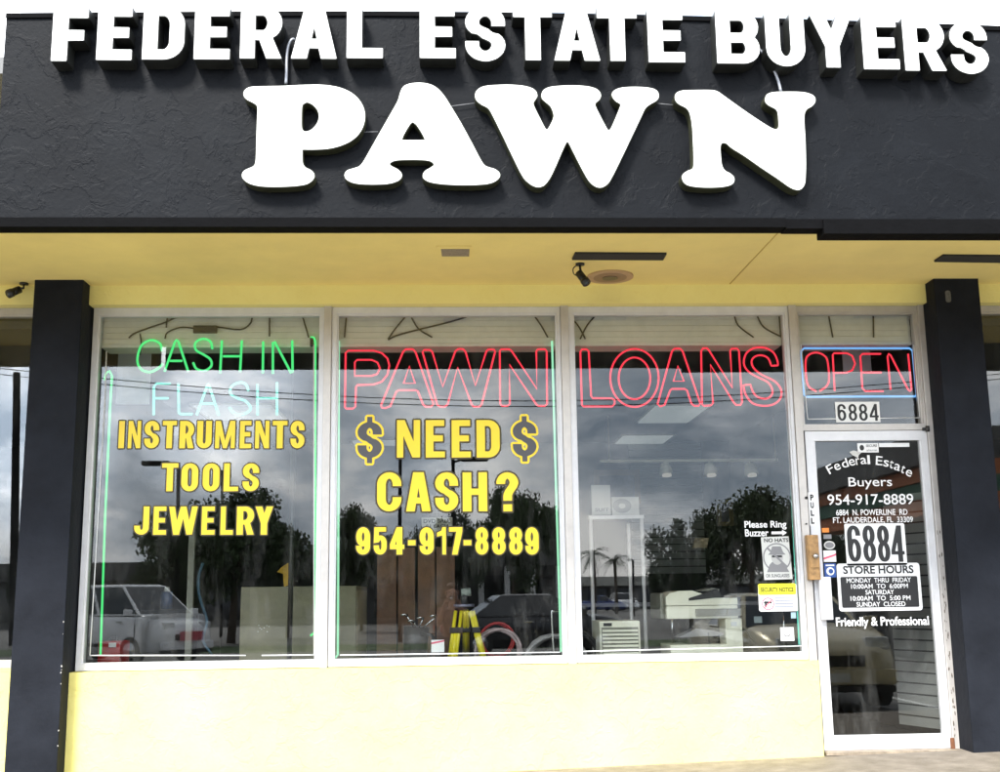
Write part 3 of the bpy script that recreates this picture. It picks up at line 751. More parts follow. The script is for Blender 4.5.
# =====================================================================  SOFFIT FITTINGS
def soff(pts, z=SOF): return [tuple(atz(x, y, z)[:2]) for x, y in pts]
t = empty('soffit_vent', tuple(atz(453, 251, SOF)), 'small rectangular pale soffit vent above the middle window', 'vent')
MB().prism(soff([(439, 257.5), (470, 257.5), (471.5, 245.5), (436, 245.5)]), 'z', SOF-.006, SOF-.0005).build('frame', M['soffit'], t)
MB().prism(soff([(442, 255), (469, 255), (469.5, 248), (441, 248)]), 'z', SOF-.009, SOF-.0062).build('grille', mat('vent_mesh', (.30, .25, .2), .8, var=.3, scale=80), t)
tag(MB().prism(soff([(572, 258), (663, 258.3), (666.5, 252.3), (575, 251.8)]), 'z', SOF-.014, SOF-.0005).build('slot_vent', M['idark']), 'long black slot vent in the soffit above the security camera', 'vent')
tag(MB().prism(soff([(934, 260), (1040, 261.5), (1042, 255), (943, 254)]), 'z', SOF-.014, SOF-.0005).build('slot_vent', M['idark']), 'long black slot vent in the soffit over the right pillar', 'vent')
c = atz(610, 276, SOF); rr = abs(atz(633, 276, SOF)[0]-atz(587, 276, SOF)[0])/2
t = empty('recessed_downlight', tuple(c), 'round recessed downlight with brownish rim in the soffit', 'ceiling light')
def ring(r0, r1, z0, z1, c, n=36, m=0):
    mb = MB(); mb.prism([(c[0]+r1*math.cos(2*math.pi*i/n), c[1]+r1*math.sin(2*math.pi*i/n)) for i in range(n)], 'z', z0, z1); return mb
ring(0, rr, SOF-.012, SOF-.0005, c).build('trim', mat('downlight_trim', (.50, .34, .20), .6), t)
ring(0, rr*.72, SOF-.0145, SOF-.0122, c).build('reflector', mat('downlight_inner', (.30, .19, .11), .5), t)
ring(0, rr*.34, SOF-.018, SOF-.0147, c).build('bulb', mat('downlight_bulb', (.09, .06, .04), .3), t)
def sec_cam(base, tip, back, lab, cable=None):
    t = empty('security_camera', tuple(base), lab, 'security camera')
    B = Vector(base); m = MB(); m.cyl(B, B-Vector((0, 0, .012)), .03, 16); m.build('mount_plate', M['bk'], t)
    a, b = Vector(back), Vector(tip); mid = (a+b)/2
    MB().tube([B-Vector((0, 0, .01)), B-Vector((0, 0, .035)), mid+Vector((0, 0, .012))], .008, 8).build('bracket', M['bk'], t)
    body = MB().cyl(a, b, .026, 18); body.build('body', M['bk'], t)
    d = (b-a).normalized(); MB().cyl(b-d*.01, b+d*.022, .030, 18).build('sun_hood', M['bk'], t)
    MB().cyl(b+d*.0222, b+d*.024, .015, 16).build('lens', mat('lens_glass', (.05, .07, .09), .08), t)
    if cable: MB().tube(smooth_open(cable, 4), .004, 6).build('cable', M['bk'], t)
b0 = atz(580, 263.5, SOF)
sec_cam(b0, at(585, 281, b0[1]-.03), at(579, 273, b0[1]+.01), 'black bullet camera hanging by the round downlight', [tuple(b0), tuple(at(573.5, 268, b0[1])), tuple(at(574, 274, b0[1])), tuple(at(579, 276, b0[1]))])
b1 = atz(24, 283, SOF)
sec_cam(b1, at(11, 293, b1[1]-.04), at(19.5, 289.5, b1[1]+.01), 'black bullet camera at the left edge beside the left pillar')

# =====================================================================  VINYL LETTERING
def vinyl(name, label, rows, style='y', s=.222, h=.16):
    t = empty(name, (at(rows[0][1], rows[0][4], GY)[0], GY, at(rows[0][1], rows[-1][4], GY)[2]), label, 'window lettering')
    for ch, x0, x1, yt, yb in rows:
        pl = GY-.0025
        X0, zb, H, W = letter_place(ch, x0, x1, yt, yb, pl)
        g_ = .028; X0 += g_*H*.5; W -= g_; zb += g_*H*.5; H2 = H*(1-g_)
        X = lambda u, v: (X0+u*H2, zb+v*H2)
        dollar = ch == '$'
        ss, hh = (.20, .13) if dollar else (s, h)
        if ch in 'NMWA': ss = s*.92
        ss = min(ss, W*(.30 if ch == 'N' else .215 if ch in 'MW' else .40))
        if ch == 'I': W = max(W, .2)
        grow1 = .047 if not dollar else .04
        sh = glyph(ch, W, ss, hh)
        if dollar:
            Lb = MB().plate(glyph(ch, W, ss, hh, .05), X, pl+.0012, pl+.002).build('letter', M['vinyl'], t)
        else:
            Lb = MB().plate(glyph(ch, W, ss, hh, grow1), X, pl+.0012, pl+.002).build('letter', M['vdark'], t)
        MB().plate(sh, X, pl, pl+.001).build('letter_fill', M['vgrey'] if dollar else M['vinyl'], Lb)
    return t
def line(chars, rng, sc_, ox, oy, yt, yb):
    return [(c, ox+a/sc_, ox+b/sc_, oy+yt/sc_, oy+yb/sc_) for c, (a, b) in zip(chars, rng)]
r1 = line('INSTRUMENTS', [(40,70),(85,150),(162,238),(248,320),(330,404),(413,488),(500,600),(617,677),(690,762),(772,848),(858,930)], 4.762, 110, 410, 50, 184)
r2 = line('TOOLS', [(244,328),(338,424),(440,525),(540,615),(630,714)], 4.762, 110, 410, 252, 389)
r3 = line('JEWELRY', [(114,190),(205,272),(278,422),(435,503),(525,590),(602,690),(690,780)], 4.762, 110, 410, 458, 596)
vinyl('window_lettering', 'yellow block letters INSTRUMENTS TOOLS JEWELRY on the left window', r1+r2+r3)
r4 = line('$', [(57,184)], 4.824, 345, 405, 58, 280)+line('NEED', [(248,368),(387,487),(512,612),(632,752)], 4.824, 345, 405, 70, 256)+line('$', [(806,930)], 4.824, 345, 405, 55, 272)
r5 = line('CASH?', [(152,278),(292,420),(432,552),(565,692),(728,843)], 4.824, 345, 405, 322, 516)
r6 = line('954-917-8889', [(52,125),(137,205),(215,290),(302,343),(358,432),(442,490),(500,570),(570,612),(627,695),(708,778),(790,860),(868,938)], 4.824, 345, 405, 588, 724)
vinyl('window_lettering', 'yellow letters NEED CASH? between dollar signs above a phone number on the middle window', r4+r5+r6)

# =====================================================================  NEON
NY = .075
def px_path(pts, sc_, ox, oy, plane=NY): return [tuple(at(ox+x/sc_, oy+y/sc_, plane)) for x, y in pts]
def neon(name, label, letters, m, sc_, ox, oy, r=.0075, supports=True):
    f = letters[0][0]; f = f[0] if isinstance(f, tuple) else f; q = at(ox+f[0][0]/sc_, oy+f[0][1]/sc_, NY)
    t = empty(name, tuple(q), label, 'neon sign')
    for L_ in letters:
        mb = MB()
        for st in L_:
            closed = isinstance(st, tuple)
            pts = list(st[0]) if closed else list(st)
            P_ = px_path(pts, sc_, ox, oy)
            mb.tube(P_, r, 8, closed)
        if isinstance(m, dict): mm = m[id(L_)]
        else: mm = m
        mb.build('tube_letter', mm, t)
    return t
SA = smooth_open
def L1(*st): return list(st)
cash = [L1(SA([(200,100),(190,65),(150,48),(105,70),(85,120),(85,160),(105,190),(145,200),(185,180),(205,160)])),
 L1([(212,198),(262,55),(270,47),(278,55),(325,198)], [(238,147),(296,147)]),
 L1(SA([(440,90),(430,55),(395,42),(360,60),(362,95),(400,118),(430,140),(435,170),(405,193),(365,185),(348,155)])),
 L1([(485,50),(477,205)], [(580,50),(572,200)], [(490,125),(576,125)]),
 L1([(682,55),(680,205)]), L1([(728,208),(728,58),(736,55),(815,205),(822,200),(820,50)])]
neon('neon_sign', 'green single-tube neon reading CASH IN at the top of the left window', cash, M['n_green'], 4.762, 120, 330, .0085)
flash = [L1([(160,405),(162,268),(175,255),(240,255)], [(165,325),(230,325)]), L1([(278,255),(280,395),(286,400),(345,400)]),
 L1([(365,405),(415,266),(420,258),(425,266),(470,405)], [(382,350),(450,350)]),
 L1(SA([(612,290),(600,260),(570,250),(530,270),(528,305),(560,325),(600,340),(622,375),(590,400),(550,400),(520,370)])),
 L1([(655,258),(655,405)], [(748,250),(748,405)], [(658,325),(748,325)])]
neon('neon_sign', 'pale mint neon reading FLASH under the green CASH IN', flash, M['n_mint'], 4.762, 120, 330, .0085)
def C(pts): return (pts,)
pawn = [L1(C([(65,315),(68,78),(78,68),(190,68),(225,78),(250,102),(258,132),(250,172),(225,203),(190,215),(118,218),(113,225),(110,312),(100,320),(70,320)]), C([(108,178),(108,118),(118,108),(182,108),(207,120),(217,145),(205,170),(178,178)])),
 L1(C([(222,305),(318,72),(330,62),(360,62),(372,74),(450,300),(440,312),(415,312),(405,302),(382,245),(372,240),(298,240),(288,247),(262,310),(240,318),(225,316)]), C([(320,210),(345,135),(370,210)])),
 L1(C([(402,72),(410,65),(435,65),(445,74),(490,225),(545,70),(560,60),(580,62),(590,75),(632,220),(680,70),(690,62),(714,64),(718,72),(660,300),(650,312),(625,312),(615,300),(555,140),(512,300),(500,312),(478,312),(466,303)])),
 L1(C([(740,300),(738,70),(745,62),(780,62),(790,70),(900,235),(897,70),(905,62),(935,62),(942,70),(944,300),(935,308),(905,308),(896,300),(780,128),(782,300),(772,308),(748,308)]))]
neon('neon_sign', 'red outline neon reading PAWN at the top of the middle window', pawn, M['n_red'], 4.348, 330, 335, .0068)
ell = lambda cx, cy, rx, ry: C([(cx+rx*math.cos(2*math.pi*i/36), cy+ry*math.sin(2*math.pi*i/36)) for i in range(36)])
loans = [L1(C([(47,75),(55,65),(75,65),(85,74),(96,278),(103,287),(190,288),(203,296),(203,312),(192,325),(60,325),(54,318)])),
 L1(ell(293,195,110,132), ell(293,197,72,95)),
 L1(C([(398,314),(463,74),(475,62),(500,62),(512,74),(592,310),(585,322),(565,322),(552,312),(532,252),(522,245),(463,245),(455,252),(430,318),(410,325)]), C([(470,210),(490,140),(518,210)])),
 L1(C([(600,315),(596,72),(605,60),(622,60),(632,70),(738,240),(728,72),(735,62),(760,62),(768,72),(782,305),(775,318),(755,318),(745,308),(638,135),(650,310),(640,320),(608,322)])),
 L1(C(smooth_closed([(945,138),(915,140),(900,105),(870,92),(840,98),(825,120),(835,150),(870,180),(930,210),(960,250),(955,290),(925,315),(880,322),(830,310),(798,270),(788,228),(820,225),(830,255),(850,280),(890,290),(915,275),(920,250),(900,215),(850,190),(810,165),(790,130),(800,85),(835,60),(885,58),(925,80),(942,115)], (0, 1, 15, 16), 3)))]
neon('neon_sign', 'red outline neon reading LOANS at the top of the right display window', loans, M['n_red'], 4.545, 570, 335, .0068)
opn = [L1(SA([(165,435),(110,400),(88,340),(82,200),(110,150),(165,135),(220,155),(250,200),(262,330),(245,390),(190,432)])),
 L1([(305,430),(290,152),(300,140),(400,140),(440,160),(462,220),(440,272),(395,290),(310,292)]), L1([(660,145),(520,145),(502,162),(518,410),(540,432),(680,432)], [(515,288),(665,288)]),
 L1([(735,420),(712,165),(722,145),(735,155),(870,420),(885,432),(896,420),(870,145)])]
ot = neon('neon_sign', 'red neon reading OPEN inside a blue neon rectangle over the door', opn, M['n_red'], 7.69, 795, 335, .0068)
mb = MB(); mb.tube(px_path([(50,118),(70,102),(880,102),(905,122),(935,455),(925,472),(85,475),(72,462),(45,165)], 7.69, 795, 335), .0075, 8, True)
mb.tube(px_path([(935,480),(950,590),(968,605)], 7.69, 795, 335), .005, 8)
mb.build('border_tube', M['n_blue'], ot)
for pts, m_, lab in (([(104.5, 380), (106, 373), (109.5, 371), (112, 376), (110.5, 400), (105, 520), (100.5, 655)], 'n_green', 'green border neon tube down the left side of the left window'),
                 ([(310.5, 337), (314, 337.5), (315.3, 342), (315.3, 480), (314.6, 632), (310.5, 636)], 'n_green', 'green border neon tube down the right side of the left window'),
                 ([(338.8, 341), (338.6, 480), (337.8, 655), (334, 659)], 'n_pale', 'green border neon tube down the left side of the middle window'),
                 ([(552, 341), (555.5, 470), (561, 652)], 'n_pale', 'green border neon tube down the right side of the middle window'),
                 ([(572.6, 341), (576.5, 470), (581.5, 650)], 'n_pale', 'green border neon tube down the left side of the right window'),
                 ([(783.5, 345), (789.5, 450), (799.5, 645)], 'n_mint', 'pale border neon tube down the right side of the right window')):
    P_ = [tuple(at(x, y, NY)) for x, y in pts]
    o = MB().tube(P_, .0075, 8).build('border_neon_tube', M[m_]); tag(o, lab, 'neon tube', 'neon tubes bordering the windows')
# alarm foil on the inside face of the glass
for segs, lab in (([(107, 352, 105.5, 400), (105.5, 400, 90.5, 655.5), (90.5, 655.5, 246, 655.5), (262, 655.5, 314.2, 655), (314.2, 655, 314.2, 345)], 'thin white alarm foil tape framing the left window'),
                  ([(340, 655.2, 560, 652.3)], 'thin white alarm foil tape along the bottom of the middle window'),
                  ([(581, 651.5, 802, 646), (802, 646, 785.5, 352)], 'thin white alarm foil tape along the bottom and side of the right window'),
                  ([(800.5, 345, 807, 419.5), (807, 419.5, 919, 418), (919, 418, 913, 345)], 'thin white alarm foil tape framing the transom window')):
    mb = MB()
    for (xa, ya, xb, yb) in segs:
        a = at(xa, ya, GY+.012); b = at(xb, yb, GY+.012)
        mb.tube([tuple(a), tuple(b)], .0050, 4)
    for v in range(len(mb.v)): mb.v[v] = (mb.v[v][0], GY-.0012+(mb.v[v][1]-GY-.012)*.05, mb.v[v][2])
    tag(mb.build('alarm_foil', M['foil']), lab, 'alarm tape')
# cords and transformer in front of the shutter boxes
def cords(lab, paths, sc_, ox, oy, boxes=()):
    q = at(ox+paths[0][0][0]/sc_, oy+paths[0][0][1]/sc_, .14)
    t = empty('neon_wiring', tuple(q), lab, 'wiring')
    for p in paths: MB().tube(smooth_open(px_path(p, sc_, ox, oy, .09), 4), .0060, 6).build('cord', M['bk'], t)
    for (x0, x1, y0, y1) in boxes:
        a0, a1, z0, z1 = pxbox(ox+x0/sc_, ox+x1/sc_, oy+y0/sc_, oy+y1/sc_, .08)
        MB().box(a0, a1, .072, .099, z0, z1, bev=.004).build('transformer', M['bk'], t)
cords('black transformer box with drooping black cords at the top of the left window', [[(155,152),(185,130),(300,90),(360,68),(500,70),(600,68),(760,62),(840,60),(860,100),(875,150)], [(300,155),(310,130),(360,110),(415,113)], [(508,108),(600,118),(640,95),(650,62)], [(200,135),(205,170),(200,220)], [(310,62),(305,110)], [(718,64),(718,145)]], 4, 90, 300, [(413, 508, 102, 132), (880, 893, 150, 185)])
cords('crossing black cords at the top of the middle window', [[(200,352),(240,335),(380,300),(460,275)], [(200,350),(225,315),(255,280)], [(265,280),(290,320),(330,345)], [(628,278),(650,310),(670,345)], [(78,280),(72,345)]], 2.94, 320, 220)
cords('black cords in both upper corners of the right display window', [[(735,290),(750,300),(765,320),(780,350)], [(765,350),(785,310),(815,275)], [(1217,275),(1230,310),(1275,345)], [(1282,275),(1305,315),(1360,345)], [(1350,275),(1355,345)]], 2.94, 320, 220)
cords('two thin dark cords at the top of the transom window', [[(495,275),(508,345)], [(627,275),(628,345)]], 2.94, 660, 220)
for pts, nm in (([(107,395),(120,408),(128,415)], 0), ([(283,396),(300,380),(305,360)], 0)): pass

# =====================================================================  STICKERS AND NOTICES
SY = GY-.0105      # on the outside of the display glass... door glass sits 8 mm further out
def decal_root(name, x, y, lab, cat, plane): return empty(name, tuple(at(x, y, plane)), lab, cat)
# number over the door
W_ = GY-.003
t = decal_root('number_plate', 857, 422, 'white strip with black house number 6884 on the transom glass', 'number sign', W_)
card('panel', 835.5, 879.8, 401.8, 422.3, W_, M['vwhite'], t)
def digits(chs, rng, yt, yb, plane, m, parent, s, h, nm='digit'):
    for ch, (a, b) in zip(chs, rng):
        X0, zb, H, W = letter_place(ch, a, b, yt, yb, plane)
        X = lambda u, v: (X0+u*H, zb+v*H)
        MB().plate(glyph(ch, W, s, h), X, plane, None).build(nm, m, parent)
digits('6884', [(837.5, 846), (848.5, 857), (859, 867.5), (869.5, 878.5)], 404, 420.8, W_-.001, M['vblack'], t, .15, .12)
# please ring buzzer
t = decal_root('buzzer_notice', 765, 534, 'white lettering Please Ring Buzzer with a right-pointing arrow', 'notice', W_)
text('Please Ring', 744.5, 786.5, 521, 529.8, W_, M['vwhite'], t, bold=.02)
text('Buzzer', 745, 768.5, 529.3, 536.5, W_, M['vwhite'], t, bold=.02)
X0, X1, z0, z1 = pxbox(771.5, 786.8, 529.8, 536, W_); zm = (z0+z1)/2; xm = X1-(z1-z0)*.75
MB().plate([([(X0, zm-.009), (xm, zm-.009), (xm, z0), (X1, zm), (xm, z1), (xm, zm+.009), (X0, zm+.009)], [])], ident, W_, None).build('arrow', M['vwhite'], t)
# no hats
t = decal_root('no_hats_sign', 777, 580, 'white NO HATS paper sign with a crossed-out hooded head', 'notice', W_)
card('sheet', 762, 791.5, 536.5, 580, W_, M['paper'], t, shape=lambda a, b, c, d: [(a+.008, c), (b, c+.004), (b-.012, d), (a, d-.004)])
text('NO HATS', 764, 788.5, 538.3, 542.3, W_-.0008, M['vblack'], t, bold=.03)
text('OR SUNGLASSES', 766, 789.5, 574, 577.5, W_-.0008, M['vgrey'], t, bold=.02)
c = at(777, 557.5, W_)
def disc(cx, cz, rx, rz, n=28): return [(cx+rx*math.cos(2*math.pi*i/n), cz+rz*math.sin(2*math.pi*i/n)) for i in range(n)]
rp = .098
MB().plate([([(c[0]-.075, c[2]-.10), (c[0]+.08, c[2]-.10), (c[0]+.05, c[2]-.045), (c[0]+.035, c[2]-.03), (c[0]-.035, c[2]-.03), (c[0]-.055, c[2]-.05)], [])], ident, W_-.0006, None).build('shoulders', M['greyp'], t)
MB().plate([(disc(c[0], c[2]+.005, .042, .055), [])], ident, W_-.0009, None).build('head', mat('print_grey_light', (.45, .45, .44), .6), t)
MB().plate([([(c[0]-.062, c[2]+.018), (c[0]+.062, c[2]+.018), (c[0]+.045, c[2]+.035), (c[0]+.03, c[2]+.075), (c[0]-.03, c[2]+.075), (c[0]-.045, c[2]+.035)], [])], ident, W_-.0012, None).build('hat', M['greyp'], t)
MB().plate([([(c[0]-.036, c[2]+.0), (c[0]+.036, c[2]), (c[0]+.034, c[2]+.014), (c[0]-.034, c[2]+.014)], [])], ident, W_-.0015, None).build('glasses', M['vblack'], t)
MB().plate([(disc(c[0], c[2], rp, rp), [disc(c[0], c[2], rp-.009, rp-.009)])], ident, W_-.0018, None).build('ring', M['greyp'], t)
k = .7071*(rp-.006); w_ = .005
MB().plate([([(c[0]-k-w_, c[2]+k-w_), (c[0]-k+w_, c[2]+k+w_), (c[0]+k+w_, c[2]-k+w_), (c[0]+k-w_, c[2]-k-w_)], [])], ident, W_-.0021, None).build('slash', M['greyp'], t)
# security notice
t = decal_root('security_notice', 777, 611, 'yellow and white SECURITY NOTICE sticker with a crossed-out handgun', 'notice', W_)
card('sheet', 758.5, 797.3, 584, 611.5, W_, M['vwhite'], t, r=.014)
card('header', 758.3, 796, 583.7, 595, W_-.0009, M['secy'], t, r=.012)
text('SECURITY NOTICE', 760.5, 793.5, 587.6, 592, W_-.0019, mat('olive_print', (.06, .052, .008), .5), t, bold=.03)
c = at(768, 604, W_); MB().plate([(disc(c[0], c[2], .042, .042), [disc(c[0], c[2], .036, .036)])], ident, W_-.002, None).build('ring', M['pink'], t)
MB().plate([([(c[0]-.03, c[2]+.005), (c[0]-.024, c[2]+.018), (c[0]+.026, c[2]+.014), (c[0]+.026, c[2]+.003), (c[0]-.008, c[2]+.003), (c[0]-.012, c[2]-.022), (c[0]-.024, c[2]-.022), (c[0]-.022, c[2]+.002)], [])], ident, W_-.0015, None).build('handgun', M['vblack'], t)
MB().plate([([(c[0]-.027, c[2]-.023), (c[0]-.023, c[2]-.027), (c[0]+.027, c[2]+.023), (c[0]+.023, c[2]+.027)], [])], ident, W_-.0024, None).build('slash', M['pink'], t)
for k_ in range(4):
    card('print_line', 775, 793.5, 597+k_*3.1, 598+k_*3.1, W_-.0012, mat('faint_print', (.26, .29, .34), .6), t, th=.0004)
t = decal_root('small_sticker', 787, 641, 'small white square sticker with a faint dial low in the right window corner', 'sticker', W_)
card('sheet', 780.5, 794, 627.5, 641, W_, M['vwhite'], t)
c = at(787, 634.5, W_); MB().plate([(arc(c[0], c[2]+.012, .030, .030, 200, 340, 10)+arc(c[0], c[2]+.012, .020, .020, 340, 200, 10), [])], ident, W_-.0012, None).build('dial', M['greyp'], t)
tag(card('blue_sticker', 791, 796, 612.5, 618.5, W_, mat('faded_blue', (.3, .42, .5), .5)), 'tiny faded blue sticker under the security notice', 'sticker')
tag(card('grey_card', 754, 762, 616.5, 623, .3, mat('grey_card_m', (.25, .3, .32), .5)), 'small grey card standing behind the glass left of the tiny blue sticker', 'card')
# door ------------------------------------------------------------------
DY = GY-.0105
t = decal_root('door_lettering', 870, 520, 'white lettering with shop name, phone number and address on the door glass', 'window lettering', DY)
nm = 'Federal Estate'; xs0, xs1 = 826.5, 912.5
import itertools
wd = {'F': .62, 'e': .62, 'd': .64, 'r': .38, 'a': .62, 'l': .26, ' ': .45, 'E': .66, 's': .54, 't': .38}
tot = sum(wd[c_] for c_ in nm); u = 0
for c_ in nm:
    w = wd[c_]; mid = (u+w/2)/tot; u += w
    if c_ == ' ': continue
    xx = xs0+(xs1-xs0)*mid; phi = (mid-.5)*2
    yb_ = 464.2+12.8*phi*phi+1.6*phi; hh = 9.0 if c_ in 'FEdlt' else 6.6
    if c_ == 't': hh = 8
    ww = (xs1-xs0)*w/tot*.86
    text(c_, xx-ww/2, xx+ww/2, yb_-hh, yb_, DY, M['vwhite'], t, bold=.006, rot=-phi*.50)
text('Buyers', 848.5, 892, 477.2, 489.3, DY, M['vwhite'], t, bold=.004)
text('954-917-8889', 827.5, 913.3, 494.2, 504.8, DY, M['vwhite'], t, bold=.006)
text('6884  N. POWERLINE  RD', 836, 907.5, 509.3, 515.3, DY, M['vwhite'], t, bold=.012)
text('FT. LAUDERDALE, FL  33309', 833, 913, 517, 523.6, DY, M['vwhite'], t, bold=.012)
text('Friendly & Professional', 836, 929, 616.8, 628.5, DY, M['vwhite'], t, bold=.022)
t = decal_root('number_plate', 876, 563, 'white panel with big black number 6884 in the middle of the door glass', 'number sign', DY)
card('panel', 845.5, 905.8, 523.5, 565.5, DY, M['vwhite'], t, r=.012)
digits('6884', [(847.5, 860.8), (862.8, 875.6), (877.3, 889.8), (890.8, 904)], 525.5, 562, DY-.0012, M['vblack'], t, .135, .095)
t = decal_root('store_hours_sign', 880, 611, 'black and white STORE HOURS panel on the door glass', 'notice', DY)
card('border', 837.8, 921, 563.3, 611, DY, M['vwhite'], t, r=.02)
card('board', 841.2, 918.4, 576.6, 607.6, DY-.0010, M['vblack'], t, th=.0008, r=.01)
text('STORE HOURS', 843, 913.5, 565.6, 573.8, DY-.0012, M['vblack'], t, bold=.03)
for k_, (s_, a, b) in enumerate((('MONDAY  THRU  FRIDAY', 846.5, 911), ('10:00AM  TO  6:00PM', 851, 908), ('SATURDAY', 865.5, 894), ('10:00AM  TO  5:00 PM', 850.5, 910.5), ('SUNDAY  CLOSED', 856.5, 905.5))):
    y_ = 577.9+k_*6.0; text(s_, a, b, y_, y_+4.7, DY-.0022, M['vwhite'], t, bold=.01)
t = decal_root('alarm_sticker', 868, 452, 'white alarm company sticker with black round mark at the top of the door glass', 'sticker', DY)
card('sheet', 857.5, 878.5, 443.2, 452.5, DY, M['vwhite'], t); c = at(861.8, 447.8, DY)
MB().plate([(disc(c[0], c[2], .016, .02), [])], ident, DY-.0012, None).build('round_mark', M['vblack'], t)
text('SECURE', 866, 877, 444.5, 447, DY-.0012, M['vgrey'], t, bold=.02); text('alarm', 866.5, 877, 449, 451.3, DY-.0012, M['vgrey'], t)
tag(card('tape_strip', 879, 909.5, 443, 447, DY, M['vwhite']), 'blank white tape strip at the top right of the door glass', 'tape')
tag(card('torn_sticker', 849.5, 861.5, 450.5, 458, DY, mat('sticker_scrap', (.6, .6, .58), .7), shape=lambda a, b, c, d: [(a, d-.01), (a+.03, d), (b, d-.015), (b-.02, c+.02), (a+.06, c), (a+.02, c+.02)]), 'torn white sticker remnant above the arched shop name', 'sticker')
t = decal_root('pull_label', 811, 525, 'vertical PULL label on the left door stile', 'label', -.001)
card('sheet', 808.8, 815.2, 492.5, 525.5, -.0012, M['vwhite'], t, th=.001)
for k_, c_ in enumerate('PULL'):
    text(c_, 810.2+k_*.28, 813.6+k_*.28, 494.5+k_*7.8, 500.5+k_*7.8, -.0022, M['vblack'], t, bold=.05)
for (x0, x1, y0, y1, m_, lab, ell_) in ((822, 829, 528, 532.5, 'orange', 'orange payment sticker, topmost of the column by the door edge', 0), (823.5, 831.5, 534.5, 539, 'greyp', 'grey payment sticker under the orange one', 0),
        (824, 835, 541, 549.5, 'paper', 'pale oval payment sticker on the door glass', 1), (823.5, 836, 550.5, 562, 'vwhite', 'white payment sticker with a red swoosh', 2), (824.5, 836, 563.5, 577.5, 'bluep', 'blue payment sticker with a white swirl above the door handle', 3)):
    t = decal_root('payment_sticker', (x0+x1)/2, y1, lab, 'sticker', DY); tag(t, group='payment stickers by the door handle')
    if ell_ == 1: card('sheet', x0, x1, y0, y1, DY, M[m_], t, shape=lambda a, b, c, d: disc((a+b)/2, (c+d)/2, (b-a)/2, (d-c)/2))
    else: card('sheet', x0, x1, y0, y1, DY, M[m_], t)
    X0, X1, z0, z1 = pxbox(x0, x1, y0, y1, DY)
    if ell_ == 1: MB().plate([(disc((X0+X1)/2, (z0+z1)/2, .03, .02), [])], ident, DY-.0012, None).build('mark', M['greyp'], t)
    if ell_ == 2: MB().plate([([(X0, z0+.03), (X1-.02, z1-.03), (X1, z1-.02), (X1, z1-.035), (X0, z0+.015)], [])], ident, DY-.0012, None).build('mark', M['pink'], t)
    if ell_ == 3:
        cx_, cz_ = (X0+X1)/2, (z0+z1)/2-.006
        MB().plate([(disc(cx_, cz_, .028, .028), [disc(cx_+.004, cz_, .016, .016)])], ident, DY-.0012, None).build('mark', M['vwhite'], t)
        MB().plate([([(X0+.01, z1-.018), (X1-.01, z1-.018), (X1-.01, z1-.008), (X0+.01, z1-.008)], [])], ident, DY-.0012, None).build('mark', M['vwhite'], t)

# =====================================================================  THINGS INSIDE THE SHOP
PZ = .60
X0 = at(240, 620, .4)[0]; X1 = at(356, 620, .4)[0]; zt = at(300, 586.5, .4)[2]
t = empty('storage_cabinet', ((X0+X1)/2, .9, PZ), 'large plain khaki cabinet on its side behind the left window', 'cabinet')
MB().box(X0, X1, .40, 1.45, PZ, zt, bev=.008).build('body', M['card'], t)
MB().box(X1+.0005, X1+.004, .44, 1.41, PZ+.03, zt-.03).build('side_panel', mat('khaki_light', (.26, .235, .14), .6, var=.1), t)
sc_m = MB()
for k_ in range(9):
    q = at(random.uniform(255, 270), random.uniform(625, 634), .398); sc_m.plate([(disc(q[0], q[2], .004, .003, 6), [])], ident, .3988, None)
sc_m.build('scuff_marks', M['paper'], t)
# black stand pole
t = empty('black_pole_stand', (at(290, 620, .25)[0], .25, PZ), 'tall black upright pole standing before the khaki cabinet', 'stand')
px_ = at(290, 620, .25)[0]
MB().cyl((px_, .25, PZ+.012), (px_, .25, at(290, 424, .25)[2]), .018, 14).build('pole', M['bk'], t)
MB().cyl((px_, .25, PZ), (px_, .25, PZ+.014), .10, 24).build('base', M['bk'], t)
MB().box(px_-.02, at(312, 440, .25)[0], .235, .265, at(300, 442, .25)[2], at(300, 429, .25)[2]).build('arm', M['bk'], t)
# grey column with white rod
t = empty('grey_upright', (at(189, 620, .7)[0], .7, PZ), 'thin grey upright post beside the parked van reflection', 'stand')
q = at(189.5, 620, .7)[0]
MB().box(q-.022, q+.022, .68, .72, PZ, at(189, 515, .7)[2]).build('post', M['creamd'], t)
# brown panels
for i, (a, b, yt) in enumerate(((377, 396.5, 546), (398, 415, 548), (418, 435, 545), (436.5, 455, 547))):
    xa, xb = at(a, 600, 1.3)[0], at(b, 600, 1.3)[0]
    o = MB().box(xa, xb, 1.28, 1.33, PZ, at(a, yt, 1.3)[2], bev=.004).build('wooden_board', M['brown'])
    tag(o, ('leftmost tall brown board behind the phone number', 'second tall brown board from the left behind the phone number', 'third tall brown board from the left behind the phone number', 'rightmost tall brown board, just left of the yellow tripod')[i], 'board', 'brown boards leaning in the middle window')
# DVD sale card
t = decal_root('sale_card', 437, 540, 'small grey-white DVD SALE card hanging behind the phone number', 'sign', .6)
card('sheet', 421.5, 452.5, 517.5, 536, .6, mat('card_grey', (.36, .38, .34), .7), t, th=.002)
text('DVD SALE', 423.5, 450, 519, 523, .5985, M['vblack'], t, bold=.02); text('$1 EACH', 426, 448, 524.5, 528.5, .5985, M['vblack'], t, bold=.02)
MB().tube([tuple(at(437, 517.5, .6)), tuple(at(437, 470, .6))], .0015, 5).build('string', M['greyp'], t)
